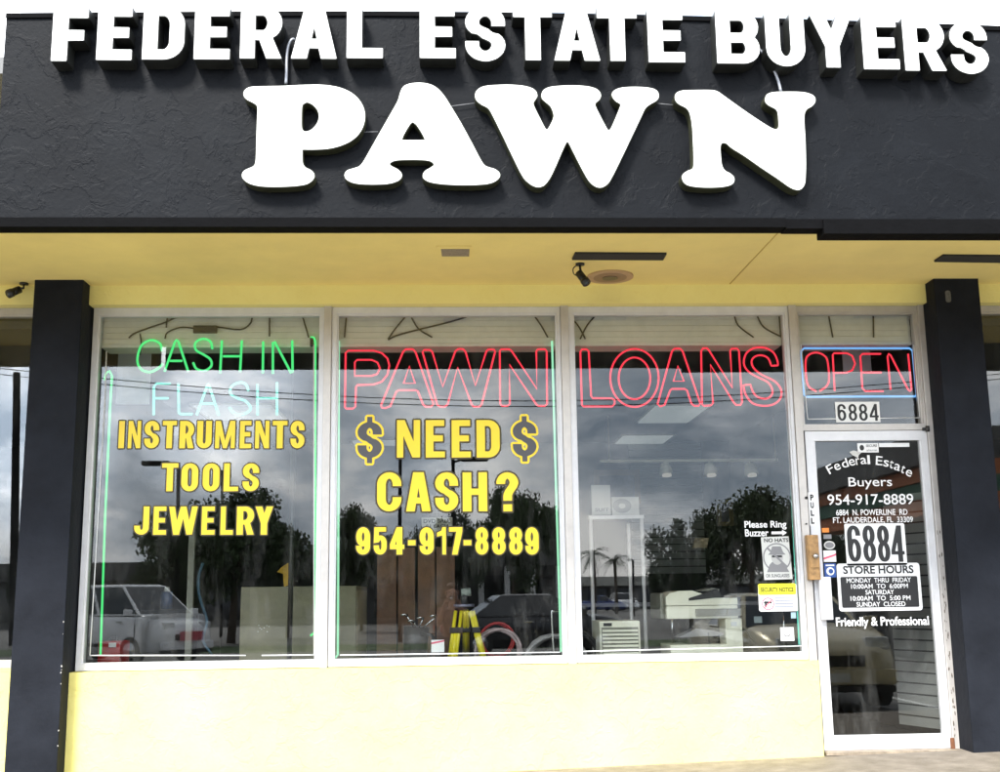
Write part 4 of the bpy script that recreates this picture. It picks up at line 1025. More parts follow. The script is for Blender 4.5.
# golf bag with clubs
q = at(418, 655, .7); t = empty('golf_bag', (q[0], .7, PZ), 'black golf bag with steel club heads standing before the brown boards', 'golf bag')
MB().tube([(q[0]-.02, .72, PZ), (q[0]-.02, .72, PZ+.12), (q[0]-.01, .71, PZ+.24)], .085, 14, taper=1.1).build('bag', M['bk'], t)
for (xx, yy) in ((407, 616), (414, 622), (423, 619), (436, 617)):
    hd = at(xx, yy, .62); cb = MB()
    cb.tube([(q[0]-.01, .71, PZ+.2), (hd[0], .64, hd[2])], .005, 6); cb.tube([(hd[0], .64, hd[2]), (hd[0]-.02, .62, hd[2]+.012), (hd[0]-.045, .62, hd[2]+.004)], .012, 8, taper=.5)
    cb.build('club', M['chrome'], t)
MB().tube(smooth_open([(q[0]+.03, .62, PZ+.2), (q[0]+.11, .60, PZ+.17), (q[0]+.10, .61, PZ+.05), (q[0]+.05, .64, PZ)], 4), .012, 6).build('strap', M['bk'], t)
t = decal_root('price_tag', 437, 652, 'white price tag with red band between golf bag and tripod', 'tag', .35)
card('sheet', 431.3, 444.3, 640, 652.5, .35, M['vwhite'], t, th=.002)
X0_, X1_, z0_, z1_ = pxbox(431.3, 444.3, 640, 652.5, .35)
MB().plate([([(X0_, z1_-.03), (X1_, z1_-.012), (X1_, z1_-.002), (X0_, z1_-.016)], [])], ident, .3488, None).build('band', M['pink'], t)
MB().box((X0_+X1_)/2-.02, (X0_+X1_)/2+.02, .353, .39, PZ, z0_+.02).build('foot', M['bk'], t)
# surveyor tripod
hx = at(464, 606, .5); t = empty('surveying_tripod', (hx[0], .5, PZ), 'yellow surveying tripod with grey head in the middle window', 'tripod')
HZ = at(464, 607, .5)[2]
MB().cyl((hx[0], .5, HZ), (hx[0], .5, HZ+.02), .075, 20).build('head_plate', mat('tripod_head', (.16, .17, .24), .4, .3), t)
MB().cyl((hx[0], .5, HZ+.02), (hx[0], .5, HZ+.10), .03, 16, r2=.02).build('mount', M['bk'], t)
MB().tube([(hx[0]-.02, .5, HZ+.10), (hx[0]+.05, .5, HZ+.105)], .028, 14).build('level_scope', mat('scope_green', (.25, .3, .27), .4), t)
for k_, (tx, ty, xa) in enumerate(((452, 658, 458.5), (466, 664, 466), (484, 660, 471.5))):
    a = at(xa, 611, .5); b = at(tx, ty, (.42, .85, .5)[k_]); a = Vector(a); a.y = .5; b = Vector(b); b.z = PZ
    d = (b-a); sd = Vector((1, 0, 0)); l = MB()
    wd_ = .034 if k_ == 0 else .018
    for sgn in (-1, 1):
        pa = a+sd*sgn*wd_*.6; pb = a+d*.97+sd*sgn*wd_*.7
        l.tube([pa, pb], .013, 6)
    l.tube([a+d*.35, b], .017, 8)
    lg = l.build('leg', M['tri'], t)
    c_ = a+d*.38; MB().box(c_.x-wd_-.012, c_.x+wd_+.012, c_.y-.025, c_.y+.025, c_.z-.02, c_.z+.02, bev=.004).build('clamp', M['bk'], lg)
# hose coils
def coil(cx, cy, r_, n, tr, m, lab, name='hose_coil', tilt=.25, Yp=.55, sq=1.0):
    c = at(cx, cy, Yp); mb = MB(); pts = []
    for i in range(n*22+1):
        a = 2*math.pi*i/22; rr_ = r_*(1+.035*math.sin(i*.7)+.04*math.sin(a*.37+1))
        pts.append((c[0]+rr_*math.cos(a), Yp+.012*(i/22)+tilt*rr_*math.sin(a)*.3, c[2]+rr_*sq*math.sin(a)))
    mb.tube(pts, tr, 7); o = mb.build(name, m); tag(o, lab, 'hose'); return o
coil(498.5, 652, .155, 6, .011, M['hosep'], 'pinkish grey coiled hose right of the yellow tripod')
coil(497, 640, .12, 3, .010, M['red'], 'red coiled hose behind the pinkish hose', Yp=.85)
coil(556, 668, .22, 5, .013, M['hoseg'], 'large grey cable coil at the right end of the middle window', Yp=.5)
coil(574, 655, .17, 4, .012, M['bkr'], 'black cable coil at the left end of the right window', Yp=.75)
q = at(553, 612, .4)
tag(MB().tube(smooth_open([(q[0], .4, PZ), (q[0]-.01, .4, q[2]-.02), (q[0]+.01, .4, q[2]), (q[0]+.06, .4, q[2]), (q[0]+.08, .4, q[2]-.03), (q[0]+.08, .4, PZ)], 5), .006, 8).build('chrome_hoop', M['chrome']), 'thin chrome hoop handle in front of the grey cable coil', 'handle')
# red case and blue hoop, left window
q = at(112, 650, .6); t = empty('toolbox', (q[0], .6, PZ), 'red toolbox with black catch in the lower left window corner', 'toolbox')
x0_, x1_, _, z1_ = pxbox(102, 124, 641, 656, .6)
MB().box(x0_, x1_, .5, .75, PZ, z1_, bev=.008).build('case', M['red'], t); MB().box((x0_+x1_)/2, (x0_+x1_)/2+.05, .488, .5, z1_-.04, z1_-.01, bev=.002).build('catch', M['vwhite'], t)
MB().tube([(x0_+.05, .62, z1_), (x0_+.06, .62, z1_+.03), (x1_-.06, .62, z1_+.03), (x1_-.05, .62, z1_)], .007, 8).build('handle', M['bk'], t)
q0_ = at(202, 600, .9)
mb = MB(); mb.tube(smooth_open([tuple(at(x, y, .9)) for x, y in ((203, 563), (199, 575), (198.5, 590), (202, 605), (207, 622), (203, 640), (212, 655))], 5), .011, 8)
tag(mb.build('hula_hoop', mat('dull_blue', (.05, .13, .2), .5)), 'dull blue curved hoop standing between van reflection and khaki cabinet', 'hoop')
q = at(167, 590, 1.2); t = empty('water_bottle', (q[0], 1.2, PZ), 'blue bottle on a dark box seen beyond the van reflection', 'bottle')
z_ = at(167, 609, 1.2)[2]
MB().cyl((q[0], 1.2, z_), (q[0], 1.2, z_+.13), .045, 18).build('body', mat('blue_plastic', (.02, .06, .16), .3), t); MB().cyl((q[0], 1.2, z_+.13), (q[0], 1.2, z_+.165), .025, 14, r2=.018).build('cap', M['paper'], t)
bx = MB().box(q[0]-.2, q[0]+.2, 1.05, 1.4, PZ, z_-.001, bev=.005).build('dark_box', M['idark']); tag(bx, 'dark box under the blue bottle in the left window', 'box')
q = at(284, 570, 1.0); t = empty('yellow_jacket', (q[0], 1.0, at(284, 587, 1.0)[2]), 'yellow cloth hanging above the khaki cabinet', 'cloth')
MB().plate([([tuple(at(x, y, .95)[[0, 2]]) for x, y in ((277, 572), (282, 567), (288, 563), (290, 566), (289, 585), (284, 587), (283, 574))], [])], ident, .95, .965).build('cloth', mat('yellow_cloth', (.5, .3, .02), .8, var=.3), t)
MB().tube([tuple(at(289, 565, .96)), (at(289, 565, .96)[0], .96, 2.9)], .003, 6).build('hanger_wire', M['greyp'], t)
# air conditioner
t = empty('air_conditioner', (at(620, 655, .55)[0], .7, PZ), 'cream window air conditioner with louvred front in the right window', 'air conditioner')
x0_, x1_, _, z1_ = pxbox(600, 641, 621, 655, .5)
MB().box(x0_, x1_, .52, .95, PZ, z1_, bev=.012).build('body', M['cream'], t)
gl = MB(); n_ = 7
for i in range(n_):
    z_ = PZ+.03+(z1_-PZ-.08)*i/n_; gl.box(x0_+.02, x1_-.02, .500, .519, z_, z_+(z1_-PZ-.08)/n_*.55)
gl.build('louvres', M['cream'], t); MB().box(x0_+.015, x1_-.015, .514, .5195, PZ+.02, z1_-.045).build('grille_back', M['creamd'], t)
MB().box(x0_+.03, x0_+.09, .512, .5205, z1_-.036, z1_-.014).build('control_panel', M['bk'], t)
# display rack with white posts and posters
t = empty('display_rack', (at(616, 600, 1.9)[0], 1.9, 0), 'white post display rack carrying two pale posters', 'display rack')
for (x, yt_) in ((590.5, 516), (641.5, 516), (632, 522)):
    a = at(x, yt_, 1.9)
    MB().cyl((a[0], 1.9 if x != 632 else 2.1, 0), (a[0], 1.9 if x != 632 else 2.1, a[2]), .016, 10).build('post', M['vwhite'], t)
a0, a1, z0, z1 = pxbox(588.5, 643.5, 515.5, 519, 1.9); MB().box(a0, a1, 1.885, 1.915, z0, z1).build('rail', M['vwhite'], t)
card('poster', 591.5, 610.5, 485, 515, 1.93, M['paper'], t, th=.004); card('poster', 612, 639, 497, 515.4, 1.93, M['paper'], t, th=.004)
text('SUIT', 595, 609, 508, 511.5, 1.928, M['greyp'], t, bold=.03)
c = at(622, 506, 1.93); MB().plate([(disc(c[0], c[2], .08, .06), [disc(c[0], c[2], .03, .022)])], ident, 1.927, None).build('poster_ring', M['greyp'], t)
# picture frames
def frame(x0, x1, yt, yb, pl, fm, im, lab, w=.04):
    a0, a1, z0, z1 = pxbox(x0, x1, yt, yb, pl); t = empty('picture_frame', ((a0+a1)/2, pl, z0), lab, 'picture')
    MB().plate([(rrect(a0, a1, z0, z1), [rrect(a0+w, a1-w, z0+w, z1-w)])], ident, pl-.02, pl+.01).build('frame', fm, t)
    MB().box(a0+w, a1-w, pl-.004, pl+.004, z0+w, z1-w).build('picture', im, t)
pic = mat('abstract_picture', (.16, .15, .2), .4, var=.8, scale=5, col2=(.05, .05, .07)); pic2 = mat('pale_picture', (.35, .38, .34), .4, var=.6, scale=7)
frame(594, 640, 470, 504, BW-.1, mat('bronze_frame', (.2, .14, .08), .4, .3), pic, 'bronze framed picture on the back wall above the posters', .07)
frame(717, 733, 500, 526, BW-.1, mat('gold_frame', (.2, .15, .06), .4, .3), pic, 'small gold framed picture on the dark back wall', .05)
frame(896, 936, 578, 643, 1.0, M['red'], pic2, 'red framed picture low on the slat wall behind the door', .03)
frame(908, 926, 519, 560, 1.0, mat('olive_frame', (.25, .24, .12), .5), pic2, 'small olive framed picture on the slat wall behind the door', .015)
# track light
t = empty('track_light', tuple(at(690, 462, 4.2)), 'white ceiling track with three small spot heads deep in the shop', 'track light')
a = at(600, 461.5, 4.2); b = at(785, 461.5, 4.2); MB().box(a[0], b[0], 4.18, 4.22, a[2]-.015, a[2]+.015).build('track', M['cream'], t)
for x in (665, 709.5, 750):
    c = at(x, 472, 4.2); h_ = MB(); h_.tube([(c[0], 4.2, a[2]-.01), (c[0], 4.2, c[2]+.06)], .008, 6); h_.cyl((c[0], 4.2, c[2]+.08), (c[0]+.01, 4.16, c[2]-.03), .05, 14, r2=.075)
    hd_ = h_.build('spot_head', M['cream'], t); MB().cyl((c[0]+.01, 4.158, c[2]-.032), (c[0]+.01, 4.155, c[2]-.05), .05, 14).build('bulb', M['lamp'], hd_)
MB().tube([(a[0]+.1, 4.2, a[2]), (a[0]+.1, 4.2, 2.93)], .006, 6).build('drop_rod', M['cream'], t)
MB().tube([(b[0]-.1, 4.2, a[2]), (b[0]-.1, 4.2, 2.93)], .006, 6).build('drop_rod', M['cream'], t)
# photocopier
t = empty('photocopier', (at(700, 655, .6)[0], .8, PZ), 'cream desktop photocopier with open document feeder in the right window', 'copier')
K = lambda x, y, p: at(640+x/7.717, 560+y/7.717, p)
x0_, x1_ = K(205, 400, .5)[0], K(757, 400, .5)[0]; zt_, zm_, zb_ = K(400, 300, .5)[2], K(400, 350, .5)[2], K(400, 455, .5)[2]
MB().box(x0_, x1_, .5, 1.0, zb_, zm_-.004, bev=.008).build('scanner_bed', M['cream'], t)
ld = MB(); sh_ = [(x0_, zm_), (x1_, zm_), (x1_, zt_+.002), (K(520, 310, .5)[0], zt_+.004), (K(480, 260, .5)[0], K(480, 262, .5)[2]), (K(400, 240, .5)[0], K(400, 236, .5)[2]), (K(300, 240, .5)[0], K(300, 240, .5)[2]), (K(230, 260, .5)[0], K(230, 258, .5)[2]), (x0_, K(205, 285, .5)[2])]
ld.prism(sh_, 'y', .502, .95); ld.build('lid', M['cream'], t)
tr_ = MB(); a = K(378, 300, .49); b = K(600, 225, .49); tr_.prism([(a[0], a[2]-.014), (a[0], a[2]+.004), (K(560, 238, .49)[0], K(560, 238, .49)[2]), (b[0], b[2]), (K(612, 248, .49)[0], K(612, 248, .49)[2]), (K(640, 285, .49)[0], K(640, 285, .49)[2]-.0)], 'y', .495, .8); tr_.build('feeder_tray', M['bk'], t)
MB().prism([(K(460, 240, .6)[0], K(460, 240, .6)[2]), (K(560, 215, .6)[0], K(560, 215, .6)[2]), (K(615, 225, .6)[0], K(615, 225, .6)[2]), (K(610, 240, .6)[0], K(610, 240, .6)[2])], 'y', .6, .85).build('paper_rest', M['creamd'], t)
xc0, xc1 = K(660, 500, .52)[0], K(788, 500, .52)[0]
MB().box(xc0, xc1, .52, .98, PZ, zb_-.001, bev=.006).build('column', M['cream'], t)
MB().box(K(355, 500, .7)[0], xc0, .72, .98, PZ, zb_-.001).build('rear_housing', M['bk'], t)
MB().box(K(430, 400, .49)[0], x1_+.02, .478, .499, K(500, 435, .49)[2], K(500, 378, .49)[2], bev=.003).build('control_panel', M['creamd'], t)
MB().box(K(235, 700, .5)[0], xc0, .5, .9, PZ, K(400, 655, .5)[2], bev=.005).build('base', M['cream'], t)
MB().prism([(K(300, 600, .5)[0], K(300, 600, .5)[2]), (K(650, 585, .5)[0], K(650, 585, .5)[2]), (K(650, 560, .5)[0], K(650, 560, .5)[2]), (K(440, 530, .5)[0], K(440, 530, .5)[2])], 'y', .52, .70).build('output_tray', M['greyp'], t)
MB().box(K(700, 500, .52)[0], K(745, 500, .52)[0], .514, .5195, K(720, 510, .52)[2], K(720, 478, .52)[2]).build('button_plate', M['paper'], t)
q = K(150, 400, .8)
MB().box(K(110, 400, .8)[0], x0_-.001, .55, .98, zb_, K(150, 255, .8)[2], bev=.02).build('side_unit', M['creamd'], t)
a = at(756, 634, .6)
MB().tube(smooth_open([tuple(at(743, 626, .6)), tuple(at(750, 637, .5)), tuple(at(757, 647, .4)), (a[0]+.06, .35, PZ+.005)], 4), .006, 6).build('power_cord', M['bk'], t)
q = at(703, 535, 2.5); tag(card('paper_note', 692, 709, 538, 548, 2.5, mat('tan_note', (.3, .25, .15), .7), th=.002, shape=lambda a, b, c, d: [(a, c), (b-.02, c), (b, d), (a+.03, d)]), 'small tan note hanging above the copier', 'note')
t = empty('glass_counter', (1.9, 2.3, 0), 'dim glass display counter deep inside behind the copier', 'counter')
MB().box(.95, 2.9, 2.1, 2.6, 0, .55).build('base', M['creamd'], t); MB().box(.95, 2.9, 2.1, 2.6, .95, .98).build('top', M['greyp'], t)
for x in (.97, 1.9, 2.87): MB().cyl((x, 2.13, .55), (x, 2.13, .95), .012, 6).build('post', M['chrome'], t)

# =====================================================================  CAR PARK (seen in the glass)
def make_car(name, label, loc, rz, paint, L=4.5, W=1.75, H=1.42, hood=.86, belt=.92, cab=(-.95, 1.05, -.55, .45), nose=.62, kind='sedan', group=None):
    """car pointing along +X in its own frame; cab = (base rear x, base front x, roof rear x, roof front x)"""
    t = empty(name, loc, label, 'car', group, rz); t['_abs'] = 0
    hl, hw = L/2, W/2
    st_ = [(-hl, .34, hood*.88, hw*.80), (-hl+.10, .24, hood*.98, hw*.93), (-hl+.6, .2, hood*1.04 if kind == 'sedan' else belt, hw), (cab[0], .2, belt, hw), (0, .2, belt, hw), (cab[1], .2, belt*.985, hw), (cab[1]+.35, .2, hood*1.02, hw*.99), (hl-.45, .2, hood*.95, hw*.96), (hl-.12, .24, hood*.84, hw*.88), (hl, .34, nose, hw*.76)]
    mb = MB(); rings = []
    for (x, zl, zt, w) in st_:
        prof = [(0, zl), (.82*w, zl), (w*.97, zl+.08), (w, zl+(zt-zl)*.42), (w*.985, zl+(zt-zl)*.72), (w*.93, zt-.045), (w*.82, zt), (0, zt+.03)]
        rg = [(x, y, z) for y, z in prof]+[(x, -y, z) for y, z in prof[-2:0:-1]]
        rings.append(rg)
    n = len(rings[0]); vs = [v for r_ in rings for v in r_]; fs = []
    for i in range(len(rings)-1):
        for j in range(n): fs.append((i*n+j, (i+1)*n+j, (i+1)*n+(j+1) % n, i*n+(j+1) % n))
    fs.append(tuple(range(n))); fs.append(tuple((len(rings)-1)*n+j for j in range(n)))
    mb.add(vs, fs, 0, True)
    cr0, cr1, rr0, rr1 = cab; wb, wr = hw*.90, hw*.70
    bb = [(cr0, wb, belt-.01), (cr1, wb, belt-.01), (cr1, -wb, belt-.01), (cr0, -wb, belt-.01)]; tt = [(rr0, wr, H-.03), (rr1, wr, H-.03), (rr1, -wr, H-.03), (rr0, -wr, H-.03)]
    mid = [(rr0+.08, wr*.85, H), (rr1-.1, wr*.85, H), (rr1-.1, -wr*.85, H), (rr0+.08, -wr*.85, H)]
    mb.add(bb+tt+mid, [(0, 1, 5, 4), (1, 2, 6, 5), (2, 3, 7, 6), (3, 0, 4, 7), (4, 5, 9, 8), (5, 6, 10, 9), (6, 7, 11, 10), (7, 4, 8, 11), (8, 9, 10, 11)], 0)
    mb.build('body', paint, t)
    gm = CARGLASS
    def quad(a, b, c, d, nm, ins=.08):
        A, B_, C_, D_ = map(Vector, (a, b, c, d)); ce = (A+B_+C_+D_)/4; nn = (B_-A).cross(D_-A).normalized()
        if nn.dot(ce-Vector((0, 0, belt*.9))) < 0: nn = -nn
        vs = [p+(ce-p)*ins+nn*.006 for p in (A, B_, C_, D_)]; MB().add(vs+[v-nn*.003 for v in vs], [(0, 1, 2, 3), (7, 6, 5, 4)]).build(nm, gm, t)
    quad(bb[1], bb[2], tt[2], tt[1], 'windscreen'); quad(bb[3], bb[0], tt[0], tt[3], 'rear_window')
    for sgn, (i0, i1) in ((1, (0, 1)), (-1, (3, 2))):
        B0, B1, T0, T1 = map(Vector, (bb[i0], bb[i1], tt[i0], tt[i1])); ks = (0, .5, 1) if kind == 'sedan' else (0, .34, .66, 1)
        for k0, k1 in zip(ks, ks[1:]): quad(B0.lerp(B1, k0), B0.lerp(B1, k1), T0.lerp(T1, k1), T0.lerp(T1, k0), 'side_window', .10)
    for sx in (-hl*.62, hl*.64):
        for sy in (-1, 1):
            w = MB().cyl((sx, sy*(hw-.20), .31), (sx, sy*(hw+.008), .31), .31, 24).build('wheel', M['bkr'], t)
            MB().cyl((sx, sy*(hw-.0), .31), (sx, sy*(hw+.016), .31), .19, 20).build('rim', M['steel'], w)
    for sy in (-1, 1):
        MB().box(hl-.16, hl-.015, sy*hw*.60-.16, sy*hw*.60+.13, nose-.02, nose+.13, bev=.02).build('headlight', HEADL, t)
        MB().box(-hl+.0, -hl+.06, sy*hw*.68-.14, sy*hw*.68+.12, hood*.66, hood*.84, bev=.01).build('tail_light', M['red'], t)
        mr_ = MB().box(cab[1]-.25, cab[1]-.12, sy*(hw+.09)-.08, sy*(hw+.09)+.08, belt+.0, belt+.13, bev=.02).build('wing_mirror', paint, t)
    for sy in (-1, 1):
        MB().box(-hl*.50, hl*.50, sy*(hw+.004)-.012, sy*(hw+.004)+.012, .40, .47, bev=.005).build('side_trim', M['bk'], t)
        for xx in (cab[1]-.55, (cab[0]+cab[1])/2-.1): MB().box(xx-.09, xx+.09, sy*(hw+.01)-.014, sy*(hw+.01)+.014, belt-.17, belt-.13, bev=.006).build('door_handle', M['chrome'], t)
        for xx in (cab[1]-.05, (cab[0]+cab[1])/2+.08, cab[0]+.45): MB().box(xx-.006, xx+.006, sy*(hw+.0)-.006, sy*(hw+.0)+.006, .42, belt-.10).build('door_seam', M['bk'], t)
    MB().box(hl-.10, hl+.053, -hw*.80, hw*.80, .24, .31, bev=.01).build('air_dam', M['bk'], t)
    MB().box(hl-.05, hl+.05, -hw*.84, hw*.84, .32, .50, bev=.03).build('front_bumper', paint, t)
    MB().box(-hl-.05, -hl+.05, -hw*.84, hw*.84, .36, .56, bev=.03).build('rear_bumper', paint, t)
    MB().box(hl-.03, hl+.012, -hw*.42, hw*.42, .53, .66, bev=.006).build('grille', M['bk'], t)
    MB().box(hl+.05, hl+.056, -.16, .16, .36, .46).build('licence_plate', M['paper'], t)
    return t
CARGLASS = mat('car_glass', (.012, .015, .018), .05, spec=.8)
HEADL = mat('headlight_lens', (.6, .62, .62), .12)
silver = mat('silver_car_paint', (.50, .51, .53), .28, .2, coat=.5); tan = mat('tan_car_paint', (.55, .49, .33), .3, .25, coat=.5)
dark = mat('charcoal_car_paint', (.012, .012, .015), .25, .2, coat=.6); blue = mat('blue_car_paint', (.02, .05, .22), .3, .2, coat=.5); wht = mat('white_car_paint', (.78, .79, .80), .3, coat=.4)
make_car('parked_car', 'tan sedan parked nose to the shop, reflected in the door glass', (4.52, -5.75-2.3, LOT), R(90), tan, L=4.5, W=1.74, H=1.40, hood=.98, belt=.96, nose=.74)
van = make_car('parked_van', 'white minivan with dark script on its side, reflected in the left window', (-8.0, -20.4, LOT), R(33), wht, L=4.8, W=1.85, H=1.80, hood=1.08, belt=1.10, cab=(-2.2, 1.72, -2.05, .92), nose=.80, kind='van')
van['category'] = 'van'
pl_ = MB().box(2.51, 2.53, -.35, .35, .52, .72).build('front_plate', mat('red_front_plate', (.5, .10, .12), .5), van)
vt = text('oth', -1.9, -.9, 1.0, .6, -.94, M['vgrey'], None, bold=.02, px=False); vt.parent = van
vt2 = text('oth', -1.9, -.9, 1.0, .6, -.94, M['vgrey'], None, bold=.02, px=False)
bpy.data.objects.remove(vt2)
vt.rotation_euler = (0, 0, math.pi); vt.location = (-2.8, 0, 0)
make_car('parked_car', 'charcoal sedan parked side-on, reflected in the middle window', (2.0, -20.5, LOT), R(-8), dark, L=4.7, W=1.8, H=1.46, hood=.90, belt=.95, cab=(-1.6, 1.2, -.9, .35))
make_car('parked_car', 'small blue car far off, reflected at the left of the right window', (mir(600, 600, 92)[0], -92, LOT), R(12), blue, L=4.3, W=1.7, H=1.4, hood=.88, belt=.92)
make_car('parked_car', 'white car far off beside the blue one, reflected in the right window', (mir(621, 600, 98)[0], -98, LOT), R(75), wht, L=4.6, W=1.8, H=1.6, hood=.95, belt=1.0)
make_car('parked_car', 'silver car in the far row, reflected behind the tripod', (mir(463, 600, 80)[0], -80, LOT), R(80), silver, L=4.5, W=1.8, H=1.5, hood=.92, belt=.96)

# street lights and poles
def lamp_post(px_, ytop, Y, head, lab, r=.075, hl=.9):
    b = mir(px_, 590, Y); top = mir(px_, ytop, Y)
    t = empty('street_lamp', (b[0], -Y, LOT), lab, 'street lamp', 'lamp posts across the car park')
    MB().cyl((b[0], -Y, LOT), (top[0], -Y, top[2]), r, 12, r2=r*.8).build('pole', M['drip'], t)
    if head:
        d = head*hl; MB().tube([(top[0], -Y, top[2]-.1), (top[0]+d*.35, -Y, top[2])], .04, 8).build('arm', M['drip'], t)
        MB().box(min(top[0]+d*.3, top[0]+d*1.3), max(top[0]+d*.3, top[0]+d*1.3), -Y-.2, -Y+.2, top[2]-.07, top[2]+.07, bev=.04).build('lamp_head', M['drip'], t)
lamp_post(178, 463, 30, -1, 'dark lamp post with left-pointing head, reflected in the left window')
lamp_post(222, 470, 38, 0, 'bare thin dark pole reflected right of the left lamp post', .06)
lamp_post(400, 455, 30, 0, 'plain dark pole reflected in the left half of the middle window', .07)
lamp_post(453, 459, 30, 1, 'dark lamp post with right-pointing head, reflected in the middle window')
lamp_post(16, 372, 32, 0, 'thick utility pole reflected in the narrow left-edge window', .15)
lamp_post(633, 560, 70, -.3, 'far small lamp post reflected near the palms', .08)

# trees
def leaf_mesh(name, blobs, per, size, seed, flat=.75):
    rs = np.random.RandomState(seed); V = []; Fc = []
    for (cx, cy, cz, r_) in blobs:
        k = int(per*r_*r_)
        d = rs.normal(size=(k, 3)); d /= np.linalg.norm(d, axis=1)[:, None]
        p = d*(r_*rs.uniform(.35, 1.08, (k, 1))); p[:, 2] *= flat; p += (cx, cy, cz)
        a = rs.normal(size=(k, 3)); a /= np.linalg.norm(a, axis=1)[:, None]
        b = np.cross(a, rs.normal(size=(k, 3))); b /= np.linalg.norm(b, axis=1)[:, None]
        s_ = size*rs.uniform(.6, 1.3, (k, 1))
        base = len(V); q = np.stack([p-a*s_, p+b*s_*.55, p+a*s_, p-b*s_*.55], 1).reshape(-1, 3)
        V.extend(map(tuple, q)); Fc.extend([(base+4*i, base+4*i+1, base+4*i+2, base+4*i+3) for i in range(k)])
    me = bpy.data.meshes.new(name); me.from_pydata(V, [], Fc); return me
leafm = []
for i, c_ in enumerate(((.045, .075, .022), (.06, .085, .03), (.035, .06, .02))):
    leafm.append(mat('leaves', c_, .7, var=.5, scale=1.2))
bark = mat('bark', (.09, .07, .05), .9, var=.4, scale=12)
def make_tree(seed, h, w):
    rs = random.Random(seed); t = empty('tree', (0, 0, 0)); t['_abs'] = 0
    tb = MB(); top = h*.55
    tb.tube([(0, 0, 0), (.1, .05, top*.5), (-.05, .1, top)], .22*h/6, 10, taper=.6)
    blobs = []
    for i in range(26):
        a = rs.uniform(0, 2*math.pi); rr_ = w*math.sqrt(rs.random())*.5; z = h*rs.uniform(.42, .93)
        z = min(z, h*(.97-.30*(rr_/(w*.5))**2)); blobs.append((rr_*math.cos(a), rr_*math.sin(a), z, rs.uniform(.11, .21)*w))
    for b in blobs[:12]: tb.tube([(-.05, .1, top*.75), (b[0]*.5, b[1]*.5, (top+b[2])/2), b[:3]], .09*h/6, 6, taper=.3)
    tb.build('trunk', bark, t)
    me = leaf_mesh('crown', blobs, 520/(w*.16)**1.0, .135, seed); me.materials.append(leafm[seed % 3])
    o = bpy.data.objects.new('crown', me); COL.objects.link(o); o.parent = t
    return t
protos = [make_tree(s, 6.0, 7.0) for s in (3, 4, 5)]
used = set()
def put_tree(px_, ytop, Y, wpx, lab, k=0):
    b = mir(px_, 590, Y); top = mir(px_, ytop, Y)[2]-LOT; wid = abs(mir(px_+wpx/2, 550, Y)[0]-mir(px_-wpx/2, 550, Y)[0])
    t = protos[k] if k not in used else copy_tree(protos[k]); used.add(k)
    t.location = (b[0], -Y, LOT); t.scale = (wid/7.4, wid/7.4, top/5.9); t.rotation_euler = (0, 0, px_*.7)
    tag(t, lab, 'tree', 'trees across the car park'); return t
put_tree(232, 497, 31, 150, 'big dark tree reflected behind the left window lettering', 0)
put_tree(160, 560, 34, 90, 'lower tree reflected left of the big dark one', 1)
put_tree(288, 535, 36, 70, 'small tree reflected at the right edge of the left window', 2)
put_tree(362, 512, 44, 62, 'tree reflected at the left edge of the middle window', 1)
put_tree(515, 492, 40, 85, 'dark tree reflected behind the question mark', 0)
put_tree(448, 520, 46, 70, 'tree reflected behind the DVD sale card', 2)
put_tree(690, 520, 40, 75, 'tree reflected right of the white rack posts', 2)
put_tree(752, 495, 38, 110, 'broad tree reflected behind the buzzer notice', 1)
put_tree(836, 530, 34, 60, 'added tree hiding bright sky, reflected at the lock side of the door glass', 0)  # tree added to darken the strip of bright sky reflected here
put_tree(30, 545, 36, 40, 'small tree reflected in the narrow left-edge window', 2)
put_tree(405, 540, 60, 90, 'far tree reflected behind the brown boards', 0)
# palms
def make_palm():
    t = empty('palm_tree', (0, 0, 0)); t['_abs'] = 0; rs = random.Random(2)
    MB().tube([(0, 0, 0), (.1, 0, 2.4), (0, .05, 4.6)], .16, 10, taper=.75).build('trunk', bark, t)
    fr = MB()
    for i in range(22):
        a = i*2.4; el = rs.uniform(-.5, 1.1); L_ = rs.uniform(1.3, 1.8); pts = []
        for k in range(9):
            u = k/8; r_ = L_*u*math.cos(el*(1-.3*u)); z = 4.6+L_*u*math.sin(el)-1.1*u*u; pts.append(Vector((r_*math.cos(a), r_*math.sin(a), z)))
        sd = Vector((-math.sin(a), math.cos(a), 0))
        for k in range(1, 9):
            for sg in (-1, 1):
                for m_ in (0, .5):
                    p = pts[k-1].lerp(pts[k], m_); tp = p+sd*sg*.42*math.sin(math.pi*min(.95, (k+m_)/9)+.15)+(pts[k]-pts[k-1])*.7+Vector((0, 0, -.10))
                    q = p+(pts[k]-pts[k-1])*.22; fr.add([p, q, tp], [(0, 1, 2)])
        fr.tube(pts, .015, 4, taper=.3)
    fr.build('crown', leafm[2], t, recalc=False); return t
pp = make_palm(); 
for i, (x, yt_, Y, lab) in enumerate(((594, 541, 72, 'leftmost palm reflected between the white rack posts'), (616, 549, 80, 'second palm reflected right of the leftmost one'), (663, 548, 76, 'third palm reflected beyond the rack'))):
    b = mir(x, 590, Y); h_ = mir(x, yt_, Y)[2]-LOT; t = pp if i == 0 else copy_tree(pp)
    t.location = (b[0], -Y, LOT); s_ = h_/5.6; t.scale = (s_, s_, s_); t.rotation_euler = (0, 0, i*1.3); tag(t, lab, 'palm tree', 'palms across the road')

